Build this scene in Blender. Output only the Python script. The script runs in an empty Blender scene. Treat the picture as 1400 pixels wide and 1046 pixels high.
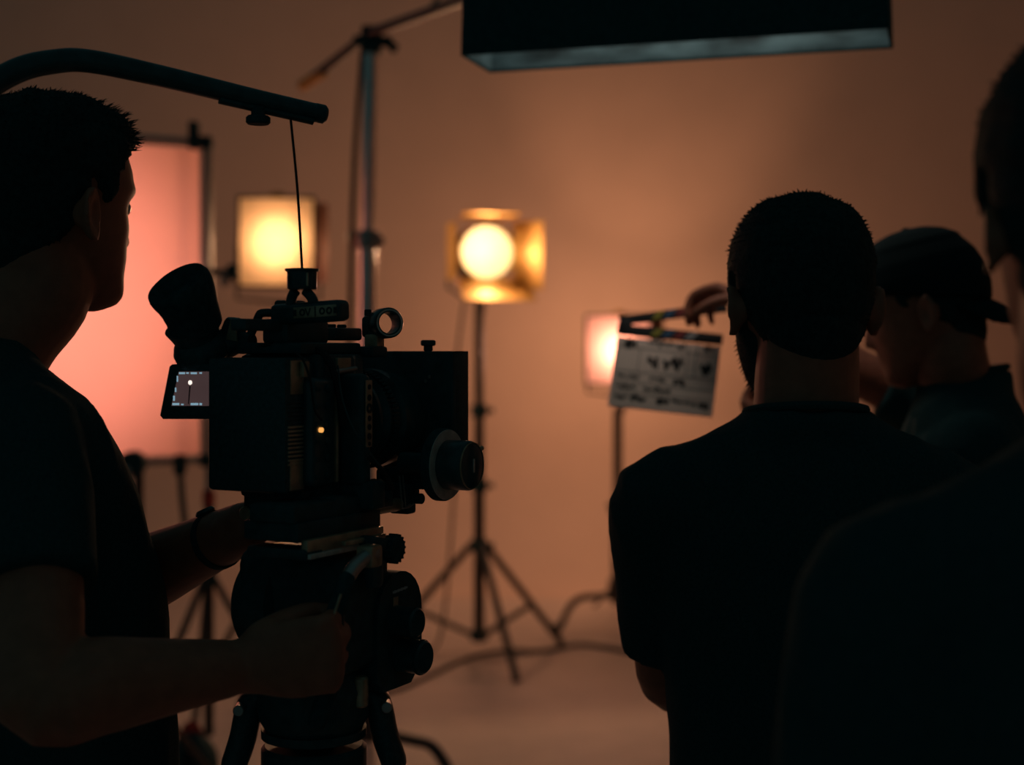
import bpy, bmesh, math, random
import numpy as np
from mathutils import Vector, Matrix, noise as mnoise

random.seed(7); np.random.seed(7)
PI = math.pi
scene = bpy.context.scene
col = scene.collection
R = math.radians

# ------------------------------------------------------------------ camera, world, exposure
F = 1944.4           # focal length in pixels at 1400 px width (50 mm on 36 mm)
EYE = 1.55           # camera height
HOR = 480            # image row of the horizon
cam_d = bpy.data.cameras.new('shot_camera')
cam = bpy.data.objects.new('shot_camera', cam_d); col.objects.link(cam)
cam.location = (0, 0, EYE); cam.rotation_euler = (PI / 2, 0, 0)
cam_d.lens = 50; cam_d.sensor_width = 36; cam_d.sensor_fit = 'HORIZONTAL'
cam_d.shift_y = -(523 - HOR) / 1400
cam_d.dof.use_dof = True; cam_d.dof.focus_distance = 1.57; cam_d.dof.aperture_fstop = 3.0
cam_d.clip_start = 0.05
scene.camera = cam

world = bpy.data.worlds.new('dim_studio_air'); scene.world = world
world.use_nodes = True
bg = world.node_tree.nodes['Background']
bg.inputs[0].default_value = (0.34, 0.92, 1.0, 1); bg.inputs[1].default_value = 0.034

scene.view_settings.view_transform = 'Standard'
scene.view_settings.look = 'None'
scene.view_settings.gamma = 1.0
scene.view_settings.use_curve_mapping = False
scene.view_settings.exposure = 0.0
scene.cycles.use_denoising = True
scene.cycles.max_bounces = 8

# light levels of the lamps (set here, used in the lamps' builders)
P_GEL1, P_GEL2, P_GEL3 = 3.3, 6.5, 4.6
P_FRONT1, P_FRONT2, P_FRONT3 = 20, 34, 15
P_WALLFILL1, P_WALLFILL2, P_BACKDROP, P_FAN3 = 20, 14, 34, 30  # wall fills and backdrop lamp are added to lift the wall
P_SCRIM = 40
P_SOFTBOX = 1.15

# ------------------------------------------------------------------ helpers
def at(px, py, d):
    """point seen at pixel (px,py) of the photograph at depth d"""
    return Vector(((px - 700) / F * d, d, EYE - (py - HOR) / F * d))

def cr(pts, sub):
    """Catmull-Rom resampling of rows"""
    P = np.asarray(pts, float)
    if len(P) < 3:
        t = np.linspace(0, 1, sub * (len(P) - 1) + 1)[:, None]
        return P[0] * (1 - t) + P[-1] * t
    Q = np.vstack([2 * P[0] - P[1], P, 2 * P[-1] - P[-2]])
    out = []
    for i in range(1, len(Q) - 2):
        p0, p1, p2, p3 = Q[i - 1:i + 3]
        for k in range(sub):
            t = k / sub
            out.append(.5 * ((2 * p1) + (p2 - p0) * t + (2 * p0 - 5 * p1 + 4 * p2 - p3) * t * t + (3 * p1 - p0 - 3 * p2 + p3) * t ** 3))
    out.append(P[-1])
    return np.array(out)

class MB:
    def __init__(s): s.v = []; s.f = []
    def add(s, vs, fs):
        b = len(s.v); s.v += [tuple(map(float, v)) for v in vs]; s.f += [tuple(i + b for i in f) for f in fs]; return s
    def bm(s, b, M=None):
        if M: b.transform(M)
        b.verts.index_update()
        s.add([v.co for v in b.verts], [[v.index for v in f.verts] for f in b.faces]); b.free(); return s
    def box(s, c, size, bev=0, rot=None, seg=2):
        b = bmesh.new(); bmesh.ops.create_cube(b, size=1); b.transform(Matrix.Diagonal((*size, 1)))
        if bev: bmesh.ops.bevel(b, geom=b.edges[:], offset=min(bev, min(size) * .49), segments=seg, affect='EDGES', profile=.5)
        M = Matrix.Translation(c)
        if rot is not None: M = M @ rot.to_4x4()
        return s.bm(b, M)
    def loft(s, rings, cap0=True, cap1=True):
        n = len(rings[0]); vs = [p for r in rings for p in r]; fs = []
        for i in range(len(rings) - 1):
            for j in range(n):
                a = i * n + j; b = i * n + (j + 1) % n
                fs.append((a, b, b + n, a + n))
        if cap0: fs.append(tuple(range(n - 1, -1, -1)))
        if cap1: fs.append(tuple(range((len(rings) - 1) * n, len(rings) * n)))
        return s.add(vs, fs)
    def tube(s, pts, rad, n=14, sub=1, cap='flat', ref=None):
        """sweep; rad scalar, list, or list of (a,b) with a along ref"""
        m = len(pts)
        if not hasattr(rad, '__len__'): rad = [rad] * m
        rad = [(r, r) if not hasattr(r, '__len__') else r for r in rad]
        D = np.hstack([np.array([tuple(p) for p in pts], float), np.array(rad, float)])
        if sub > 1: D = cr(D, sub)
        P = D[:, :3]; rr = np.maximum(D[:, 3:], 1e-5)
        T = np.gradient(P, axis=0); T /= np.linalg.norm(T, axis=1)[:, None] + 1e-12
        if ref is None:
            ref = np.array([0, 0, 1.]) if abs(T[0][2]) < .8 else np.array([1., 0, 0])
        a = np.array(tuple(ref), float)
        rings = []; ang = np.linspace(0, 2 * PI, n, endpoint=False)
        fr = []
        for i in range(len(P)):
            a = a - T[i] * a.dot(T[i]); a /= np.linalg.norm(a) + 1e-12
            fr.append((a.copy(), np.cross(T[i], a)))
        def ring(c, A, B, ra, rb): return [c + A * ra * math.cos(t) + B * rb * math.sin(t) for t in ang]
        if cap == 'round':
            for q in (80, 55, 28):
                q = R(q); h = min(rr[0])
                rings.append(ring(P[0] - T[0] * h * math.sin(q), *fr[0], rr[0][0] * math.cos(q), rr[0][1] * math.cos(q)))
        for i in range(len(P)): rings.append(ring(P[i], *fr[i], *rr[i]))
        if cap == 'round':
            for q in (28, 55, 80):
                q = R(q); h = min(rr[-1])
                rings.append(ring(P[-1] + T[-1] * h * math.sin(q), *fr[-1], rr[-1][0] * math.cos(q), rr[-1][1] * math.cos(q)))
        return s.loft(rings)
    def cyl(s, p0, p1, r0, r1=None, n=20, bev=0):
        r1 = r0 if r1 is None else r1
        p0 = np.array(tuple(p0), float); p1 = np.array(tuple(p1), float)
        if bev:
            d = (p1 - p0); L = np.linalg.norm(d); d /= L
            return s.tube([p0, p0 + d * bev, p1 - d * bev, p1], [r0 - bev, r0, r1, r1 - bev], n)
        return s.tube([p0, p1], [r0, r1], n)
    def lathe(s, prof, o, axis, n=32, closed=False):
        """prof: list of (radius, height along axis); closed loops the profile"""
        ax = Vector(axis).normalized(); a = ax.orthogonal().normalized(); b = ax.cross(a); o = Vector(o)
        rings = [[o + ax * h + (a * math.cos(t) + b * math.sin(t)) * r for t in np.linspace(0, 2 * PI, n, endpoint=False)] for r, h in prof]
        if closed: rings.append(rings[0]); return s.loft(rings, False, False)
        return s.loft(rings)
    def ring(s, o, axis, ro, ri, h, n=32):
        return s.lathe([(ri, -h / 2), (ro, -h / 2), (ro, h / 2), (ri, h / 2)], o, axis, n, True)
    def prism(s, poly, o, X, Y, th):
        X = Vector(X); Y = Vector(Y); N = X.cross(Y).normalized(); o = Vector(o); n = len(poly)
        a = [o + X * x + Y * y - N * th / 2 for x, y in poly]; b = [o + X * x + Y * y + N * th / 2 for x, y in poly]
        return s.loft([a, b])
    def sphere(s, c, r, n=16, sc=(1, 1, 1)):
        b = bmesh.new(); bmesh.ops.create_uvsphere(b, u_segments=n, v_segments=n // 2 + 2, radius=r)
        return s.bm(b, Matrix.Translation(c) @ Matrix.Diagonal((*sc, 1)))
    def build(s, name, mat, parent=None, smooth=True, origin=None, angle=35):
        me = bpy.data.meshes.new(name)
        o3 = Vector(origin) if origin is not None else Vector((0, 0, 0))
        me.from_pydata([Vector(v) - o3 for v in s.v], [], s.f); me.validate()
        b = bmesh.new(); b.from_mesh(me); bmesh.ops.recalc_face_normals(b, faces=b.faces); b.to_mesh(me); b.free()
        me.materials.append(mat)
        ob = bpy.data.objects.new(name, me); col.objects.link(ob)
        if smooth:
            me.shade_smooth()
            if angle is not None: me.set_sharp_from_angle(angle=R(angle))
        if origin is not None: ob.location = o3
        if parent: ob.parent = parent
        return ob

def empty(name, loc, label, cat, group=None, rotz=0):
    o = bpy.data.objects.new(name, None); col.objects.link(o)
    o.location = loc; o.rotation_euler = (0, 0, rotz); o.empty_display_size = .05
    tag(o, label, cat, group); return o
def tag(o, label=None, cat=None, group=None, kind=None):
    if label: o['label'] = label
    if cat: o['category'] = cat
    if group: o['group'] = group
    if kind: o['kind'] = kind
    return o

class W:
    """MB written in world coordinates, built under a thing whose Empty stands at root"""
    pass
def wbuild(mb, name, mat, root, parent=None, **k):
    L = root.location
    mb.v = [(v[0] - L.x, v[1] - L.y, v[2] - L.z) for v in mb.v]
    return mb.build(name, mat, parent or root, **k)

def light(name, kind, loc, power, color, parent=None, target=None, size=None, angle=None, blend=.5, radius=.03, size_y=None):
    d = bpy.data.lights.new(name, kind); d.energy = power; d.color = color
    o = bpy.data.objects.new(name, d); col.objects.link(o)
    p = Vector(loc)
    if kind == 'AREA':
        d.size = size
        if size_y: d.shape = 'RECTANGLE'; d.size_y = size_y
    else: d.shadow_soft_size = radius
    if kind == 'SPOT': d.spot_size = R(angle); d.spot_blend = blend
    if parent: o.parent = parent; o.location = Matrix.Rotation(-parent.rotation_euler.z, 3, 'Z') @ (p - parent.location)
    else: o.location = p
    if target is not None:
        o.rotation_euler = (Vector(target) - p).to_track_quat('-Z', 'Y').to_euler()
    return o

# ------------------------------------------------------------------ materials
def mat(name, c, rough=.5, metal=0., var=.2, scale=40, bump=.05, spec=.5, sheen=0, coat=0, stretch=(1, 1, 1), trans=0, detail=4):
    m = bpy.data.materials.new(name); m.use_nodes = True
    nt = m.node_tree; N = nt.nodes; L = nt.links; b = N['Principled BSDF']
    tc = N.new('ShaderNodeTexCoord'); mp = N.new('ShaderNodeMapping'); mp.inputs['Scale'].default_value = stretch
    nz = N.new('ShaderNodeTexNoise'); nz.inputs['Scale'].default_value = scale; nz.inputs['Detail'].default_value = detail
    L.new(tc.outputs['Object'], mp.inputs[0]); L.new(mp.outputs[0], nz.inputs['Vector'])
    rp = N.new('ShaderNodeValToRGB')
    rp.color_ramp.elements[0].position = .3; rp.color_ramp.elements[1].position = .7
    rp.color_ramp.elements[0].color = (*[x * (1 - var) for x in c], 1)
    rp.color_ramp.elements[1].color = (*[min(1, x * (1 + var)) for x in c], 1)
    L.new(nz.outputs['Fac'], rp.inputs[0]); L.new(rp.outputs[0], b.inputs['Base Color'])
    if bump:
        bp = N.new('ShaderNodeBump'); bp.inputs['Strength'].default_value = bump; bp.inputs['Distance'].default_value = .004
        L.new(nz.outputs['Fac'], bp.inputs['Height']); L.new(bp.outputs[0], b.inputs['Normal'])
    b.inputs['Roughness'].default_value = rough; b.inputs['Metallic'].default_value = metal
    b.inputs['Specular IOR Level'].default_value = spec
    if sheen: b.inputs['Sheen Weight'].default_value = sheen; b.inputs['Sheen Roughness'].default_value = .4
    if coat: b.inputs['Coat Weight'].default_value = coat
    return m

def emis(name, c, st):
    m = bpy.data.materials.new(name); m.use_nodes = True; nt = m.node_tree; nt.nodes.clear()
    e = nt.nodes.new('ShaderNodeEmission'); o = nt.nodes.new('ShaderNodeOutputMaterial')
    e.inputs[0].default_value = (*c, 1); e.inputs[1].default_value = st
    nt.links.new(e.outputs[0], o.inputs[0]); return m

def translucent(name, c, refl=.25, scale=14, var=.08):
    m = bpy.data.materials.new(name); m.use_nodes = True; nt = m.node_tree; N = nt.nodes; L = nt.links; N.clear()
    o = N.new('ShaderNodeOutputMaterial'); t = N.new('ShaderNodeBsdfTranslucent'); d = N.new('ShaderNodeBsdfDiffuse'); mx = N.new('ShaderNodeMixShader')
    nz = N.new('ShaderNodeTexNoise'); nz.inputs['Scale'].default_value = scale
    tc = N.new('ShaderNodeTexCoord'); L.new(tc.outputs['Object'], nz.inputs['Vector'])
    rp = N.new('ShaderNodeValToRGB'); rp.color_ramp.elements[0].color = (*[x * (1 - var) for x in c], 1); rp.color_ramp.elements[1].color = (*c, 1)
    L.new(nz.outputs['Fac'], rp.inputs[0]); L.new(rp.outputs[0], t.inputs[0])
    d.inputs[0].default_value = (*[x * .8 for x in c], 1)
    mx.inputs[0].default_value = refl; L.new(t.outputs[0], mx.inputs[1]); L.new(d.outputs[0], mx.inputs[2]); L.new(mx.outputs[0], o.inputs[0])
    return m

M = {}
M['wall'] = mat('cyclorama_paint', (.66, .47, .38), .85, var=.03, scale=3, bump=.02, spec=.2)
M['floor'] = mat('painted_floor', (.58, .45, .39), .55, var=.06, scale=6, bump=.02, spec=.3)
M['skin'] = mat('skin', (.34, .115, .066), .55, var=.12, scale=60, bump=.08, spec=.4)
M['shirt'] = mat('black_cotton', (.022, .060, .063), .95, var=.2, scale=300, bump=.15, spec=.05)
M['trousers'] = mat('black_denim', (.014, .034, .036), .9, var=.25, scale=200, bump=.2, spec=.1)
M['hair'] = mat('dark_hair', (.020, .040, .040), .8, var=.3, scale=150, bump=.3, spec=.06)
M['cap'] = mat('black_cap_twill', (.009, .020, .022), .9, var=.2, scale=400, bump=.2, spec=.1)
M['shoe'] = mat('black_rubber_shoe', (.008, .010, .010), .7)
M['black'] = mat('matte_black_metal', (.022, .060, .064), .5, var=.3, scale=80, bump=.03, spec=.28)
M['blackgloss'] = mat('satin_black_metal', (.022, .060, .064), .28, var=.3, scale=60, bump=.02, spec=.4)
M['rubber'] = mat('black_rubber', (.020, .054, .058), .8, var=.3, scale=120, bump=.05, spec=.12)
M['plastic'] = mat('black_plastic', (.022, .060, .064), .45, var=.3, scale=200, bump=.06, spec=.3)
M['grey'] = mat('grey_anodised_metal', (.60, .52, .45), .42, .2, var=.2, scale=90, bump=.03)
M['bronze'] = mat('warm_lit_bronze_metal', (.44, .31, .20), .40, .4, var=.35, scale=60, bump=.05)  # brightened to carry warm side light on camera parts; also brownish fittings
M['chrome'] = mat('chromed_steel', (.80, .74, .70), .30, 1., var=.08, scale=20, bump=0)
M['steel'] = mat('brushed_steel', (.38, .34, .31), .38, .7, var=.15, scale=50, bump=.02)
M['standblack'] = mat('black_stand_tube', (.040, .035, .030), .4, .2, var=.2, scale=30, bump=0)
M['rope'] = mat('black_cord', (.008, .010, .010), .8)
M['red'] = mat('red_plastic', (.45, .04, .025), .4)
M['ink'] = mat('black_marker_ink', (.02, .02, .022), .7, bump=0)
M['board'] = mat('white_slate_board', (.95, .72, .60), .5, var=.05, scale=12, bump=0)
M['yellow'] = mat('yellow_stick_print', (.40, .33, .03), .5, bump=0)
M['redprint'] = mat('red_stick_print', (.32, .03, .03), .5, bump=0)
M['blueprint'] = mat('blue_stick_print', (.03, .12, .25), .5, bump=0)
M['greenprint'] = mat('green_stick_print', (.04, .18, .06), .5, bump=0)
M['whiteprint'] = mat('white_print', (.42, .42, .42), .5, bump=0)
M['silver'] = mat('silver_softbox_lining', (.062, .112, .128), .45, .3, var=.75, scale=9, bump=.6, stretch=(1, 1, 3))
M['softblack'] = mat('black_softbox_fabric', (.022, .066, .070), .85, var=.2, scale=90, bump=.15, spec=.1)
M['softwhite'] = translucent('white_diffusion_cloth', (.85, .9, .9))
M['scrim'] = translucent('pink_diffusion_fabric', (1.0, .48, .40), .15, 5, .10)
M['gel_amber'] = translucent('amber_diffusion_gel', (1.0, .755, .50), .1, 9, .10)
M['gel_pink'] = translucent('pink_diffusion_gel', (1.0, .72, .62), .1, 9, .08)
M['lens_frost'] = translucent('frosted_lamp_lens', (1.0, .92, .66), .1, 20, .04)
M['brassdoor'] = mat('amber_glow_brass', (.62, .36, .10), .5, .3, var=.2, scale=25, bump=.03)  # brass toned amber to carry the lamp glow on ring and boom end
M['bulb'] = emis('lamp_filament_glow', (1, .78, .5), 25)
M['amber_led'] = emis('amber_indicator_light', (1, .42, .10), 1.1)
M['glass'] = mat('dark_coated_glass', (.01, .02, .03), .05, spec=.8, bump=0, coat=.5)

# ------------------------------------------------------------------ the room
fl = MB(); 
xs = np.linspace(-9, 9, 19); 
WALL_Y, COVE = 9.8, .9
fl.box((0, (WALL_Y - COVE - 3) / 2, -.05), (18, WALL_Y - COVE + 3, .1))
tag(fl.build('floor', M['floor'], smooth=False), 'pale painted studio floor running into the curved backdrop wall', kind='structure')
rings = []
prof = [(WALL_Y - COVE, 0.0)]
for k in range(1, 17):
    a = k / 16 * PI / 2; prof.append((WALL_Y - COVE + COVE * math.sin(a), COVE - COVE * math.cos(a)))
prof += [(WALL_Y, 4.6), (WALL_Y + .15, 4.6), (WALL_Y + .15, -.1), (WALL_Y - COVE, -.1)]
w = MB(); w.loft([[(-9, y, z) for y, z in prof], [(9, y, z) for y, z in prof]])
tag(w.build('wall_back', M['wall']), 'plain pale cyclorama wall curving into the floor', kind='structure')

w = MB(); w.box((4.3, 3.4, 2.25), (.15, 12.8, 4.7)); tag(w.build('wall_right', M['wall'], smooth=False), 'plain pale studio side wall on the right', kind='structure')
# ------------------------------------------------------------------ people
HZ = [.1155, .1125, .105, .09, .07, .045, .02, 0, -.02, -.04, -.06, -.08, -.095, -.105, -.115, -.1215, -.124]
HW = [.004, .022, .040, .057, .0685, .0755, .0765, .0745, .071, .0665, .061, .053, .044, .036, .026, .014, .004]
HF = [.008, .032, .054, .077, .091, .0985, .1015, .0935, .0925, .0915, .0925, .0895, .0915, .0925, .086, .068, .058]
HB = [-.004, -.028, -.050, -.072, -.086, -.0945, -.0965, -.093, -.086, -.074, -.052, -.022, .008, .026, .04, .048, .054]
def g(x, s): return math.exp(-(x / s) ** 2)
def head_rings(offset=None, nz=64, na=72, beard=0):
    """rings of head points in head space: +Y face, +Z up, origin between the eyes' level and the ear axis"""
    zs = []
    for t in np.linspace(0, 1, nz):
        zs.append(-.004 + .1195 * math.cos(t * PI))
    o = np.argsort(HZ); hz = np.array(HZ)[o]
    hw = np.interp(zs, hz, np.array(HW)[o]); hf = np.interp(zs, hz, np.array(HF)[o]); hb = np.interp(zs, hz, np.array(HB)[o])
    rings = []
    for i, z in enumerate(zs):
        r = []
        cy = (hf[i] + hb[i]) / 2; hd = (hf[i] - hb[i]) / 2
        for k in range(na):
            a = 2 * PI * k / na
            c, s_ = math.cos(a), math.sin(a)
            p = .92
            x = hw[i] * math.copysign(abs(c) ** p, c); y = cy + hd * math.copysign(abs(s_) ** p, s_)
            if s_ > 0:
                # jaw and cheeks come to the front a little
                fr = max(0, s_)
                nose = np.interp(z, [-.052, -.046, -.040, -.034, -.022, -.008, .006, .014], [0, .014, .023, .0235, .017, .0095, .004, 0])
                nw = np.interp(z, [-.05, -.038, -.02, .01], [.016, .0135, .0095, .008])
                y += nose * g(x, nw)
                for sx in (-1, 1):
                    y -= .0085 * g(x - sx * .032, .014) * g(z - .001, .012)
                    y += .0035 * g(x - sx * .036, .022) * g(z - .021, .008)
                    y += .003 * g(x - sx * .045, .018) * g(z + .028, .016)
                y += .0045 * g(x, .020) * (g(z + .0605, .0055) + g(z + .0735, .006)) - .0035 * g(x, .022) * g(z + .067, .0025)
            r.append((x, y, z))
        rings.append(r)
    if offset:
        out = []
        P = np.array(rings); c0 = np.array([0, 0, 0.01])
        for i in range(len(P)):
            row = []
            for k in range(na):
                p = P[i, k]
                du = P[i, (k + 1) % na] - P[i, k - 1]; dv = P[min(i + 1, nz - 1), k] - P[max(i - 1, 0), k]
                n = np.cross(du, dv); ln = np.linalg.norm(n)
                n = n / ln if ln > 1e-9 else (p - c0) / np.linalg.norm(p - c0)
                if n.dot(p - c0) < 0: n = -n
                row.append(p + n * offset(*p))
            out.append(row)
        return out
    return rings

def ear(sx):
    mb = MB(); na = 28
    prof = [(.05, .003), (.3, .002), (.5, .006), (.62, .0085), (.74, .0065), (.86, .0085), (.95, .011), (1.0, .0075), (.97, .001), (.8, -.003), (.55, -.008), (.35, -.018)]
    rings = []
    for t, h in prof:
        r = []
        for k in range(na):
            a = 2 * PI * k / na; u = math.cos(a); v = math.sin(a)
            wd = .0172 * (1 - .22 * max(0, -v)); y = -u * wd * t; z = v * .0318 * t
            if t > .55: h2 = h * (1 if u < .55 else .55)
            else: h2 = h
            r.append(Vector((0, y - .18 * -z * 0, z)) + Vector((h2, 0, 0)))
        rings.append(r)
    mb.loft(rings)
    # tilt back a little and stand away from the head
    Mx = Matrix.Translation((.088, -.014, -.016)) @ Matrix.Rotation(R(36), 4, 'Z') @ Matrix.Rotation(R(8), 4, 'X')
    vs = [Mx @ Vector(v) for v in mb.v]
    mb.v = [(sx * v.x, v.y, v.z) for v in vs]
    if sx < 0: mb.f = [tuple(reversed(f)) for f in mb.f]
    return mb

def hand(wrist, fwd, palm, curl, thumb_side, spread=0., scale=1.0, thumb_curl=(20, 35), thumb_dir=(.72, .62, .35)):
    """fwd: direction of the metacarpals; palm: direction the palm faces; thumb_side: +/- along fwd x palm"""
    mb = MB(); f = Vector(fwd).normalized(); p = Vector(palm); p = (p - f * p.dot(f)).normalized(); s = f.cross(p) * thumb_side; w0 = Vector(wrist)
    k = scale
    mb.tube([w0 - f * .03 * k, w0 + f * .01 * k, w0 + f * .045 * k, w0 + f * .088 * k], [(.026 * k, .019 * k), (.029 * k, .018 * k), (.039 * k, .0165 * k), (.040 * k, .0135 * k)], n=20, sub=4, cap='round', ref=s)
    L = [(.043, .026, .021), (.047, .030, .022), (.044, .028, .022), (.034, .021, .019)]
    off = [.030, .010, -.010, -.0285]; rad = [.0098, .0100, .0095, .0083]; kn = [.086, .091, .088, .080]
    for i in range(4):
        q = w0 + f * kn[i] * k + s * off[i] * k
        pts = [q - f * .02 * k, q]; a = 0
        for j in range(3):
            a += R(curl[i][j] if hasattr(curl[0], '__len__') else curl[j])
            d = f * math.cos(a) + p * math.sin(a) + s * (spread * (1.5 - i) * .12)
            q = q + d.normalized() * L[i][j] * k; pts.append(q)
        r = rad[i] * k
        mb.tube(pts, [r * 1.05, r * 1.08, r, r * .93, r * .8], n=12, sub=3, cap='round')
    q = w0 + f * .022 * k + s * .026 * k + p * .006 * k; pts = [w0 + f * .008 * k + s * .012 * k, q]
    a0 = f * thumb_dir[0] + s * thumb_dir[1] + p * thumb_dir[2]; d = a0.normalized()
    q = q + d * .040 * k; pts.append(q)
    d = (d + p * math.sin(R(thumb_curl[0])) * 1.2 - s * math.sin(R(thumb_curl[0]))).normalized(); q = q + d * .031 * k; pts.append(q)
    d = (d + p * math.sin(R(thumb_curl[1])) * .8 - s * math.sin(R(thumb_curl[1]))).normalized(); q = q + d * .026 * k; pts.append(q)
    mb.tube(pts, [.014 * k, .0145 * k, .0118 * k, .0108 * k, .0088 * k], n=12, sub=3, cap='round')
    return mb

def remeshed(mb, name, material, root, voxel, smooth=3, sf=.5, wrinkle=None, parent=None):
    me = bpy.data.meshes.new('tmp'); me.from_pydata(mb.v, [], mb.f)
    ob = bpy.data.objects.new('tmp', me); col.objects.link(ob)
    md = ob.modifiers.new('r', 'REMESH'); md.mode = 'VOXEL'; md.voxel_size = voxel; md.use_smooth_shade = True
    sm = ob.modifiers.new('s', 'SMOOTH'); sm.iterations = smooth; sm.factor = sf
    dg = bpy.context.evaluated_depsgraph_get(); dg.update()
    new = bpy.data.meshes.new_from_object(ob.evaluated_get(dg))
    bpy.data.objects.remove(ob); bpy.data.meshes.remove(me)
    L = root.location
    n = len(new.vertices); co = np.empty(n * 3); new.vertices.foreach_get('co', co); co = co.reshape(-1, 3)
    if wrinkle:
        no = np.empty(n * 3); new.vertices.foreach_get('normal', no); no = no.reshape(-1, 3)
        co = co + no * np.array([wrinkle(*c) for c in co])[:, None]
    co -= np.array(L); new.vertices.foreach_set('co', co.ravel()); new.update()
    new.name = name; new.materials.clear(); new.materials.append(material); new.shade_smooth()
    o = bpy.data.objects.new(name, new); col.objects.link(o); o.parent = parent or root
    return o

def cloth_wrinkle(amp, sc):
    def f(x, y, z):
        a = mnoise.noise(Vector((x * sc, y * sc, z * sc * .55)))
        b = mnoise.noise(Vector((x * sc * 2.3 + z * 6, y * sc * 2.3, z * sc * 1.1 + 9)))
        return amp * (a * .7 + .45 * (1 - 2 * abs(b)))
    return f

def head_mat(pos, yaw, pitch=0, roll=0, k=1.):
    return Matrix.Translation(pos) @ Matrix.Rotation(-R(yaw), 4, 'Z') @ Matrix.Rotation(-R(pitch), 4, 'X') @ Matrix.Rotation(R(roll), 4, 'Y') @ Matrix.Scale(k, 4)

def hair_mask(x, y, z, low=-.055, front=.066):
    """1 where hair grows, 0 on face, ears and neck"""
    # hairline height by position front to back
    line = np.interp(y, [-.11, -.05, -.02, 0.0, .012, .024, .04, .06, .09, .11], [low, low, -.035, .028, .010, -.012, .035, .056, front, front])
    return min(1, max(0, (z - line) / .009))

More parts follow.
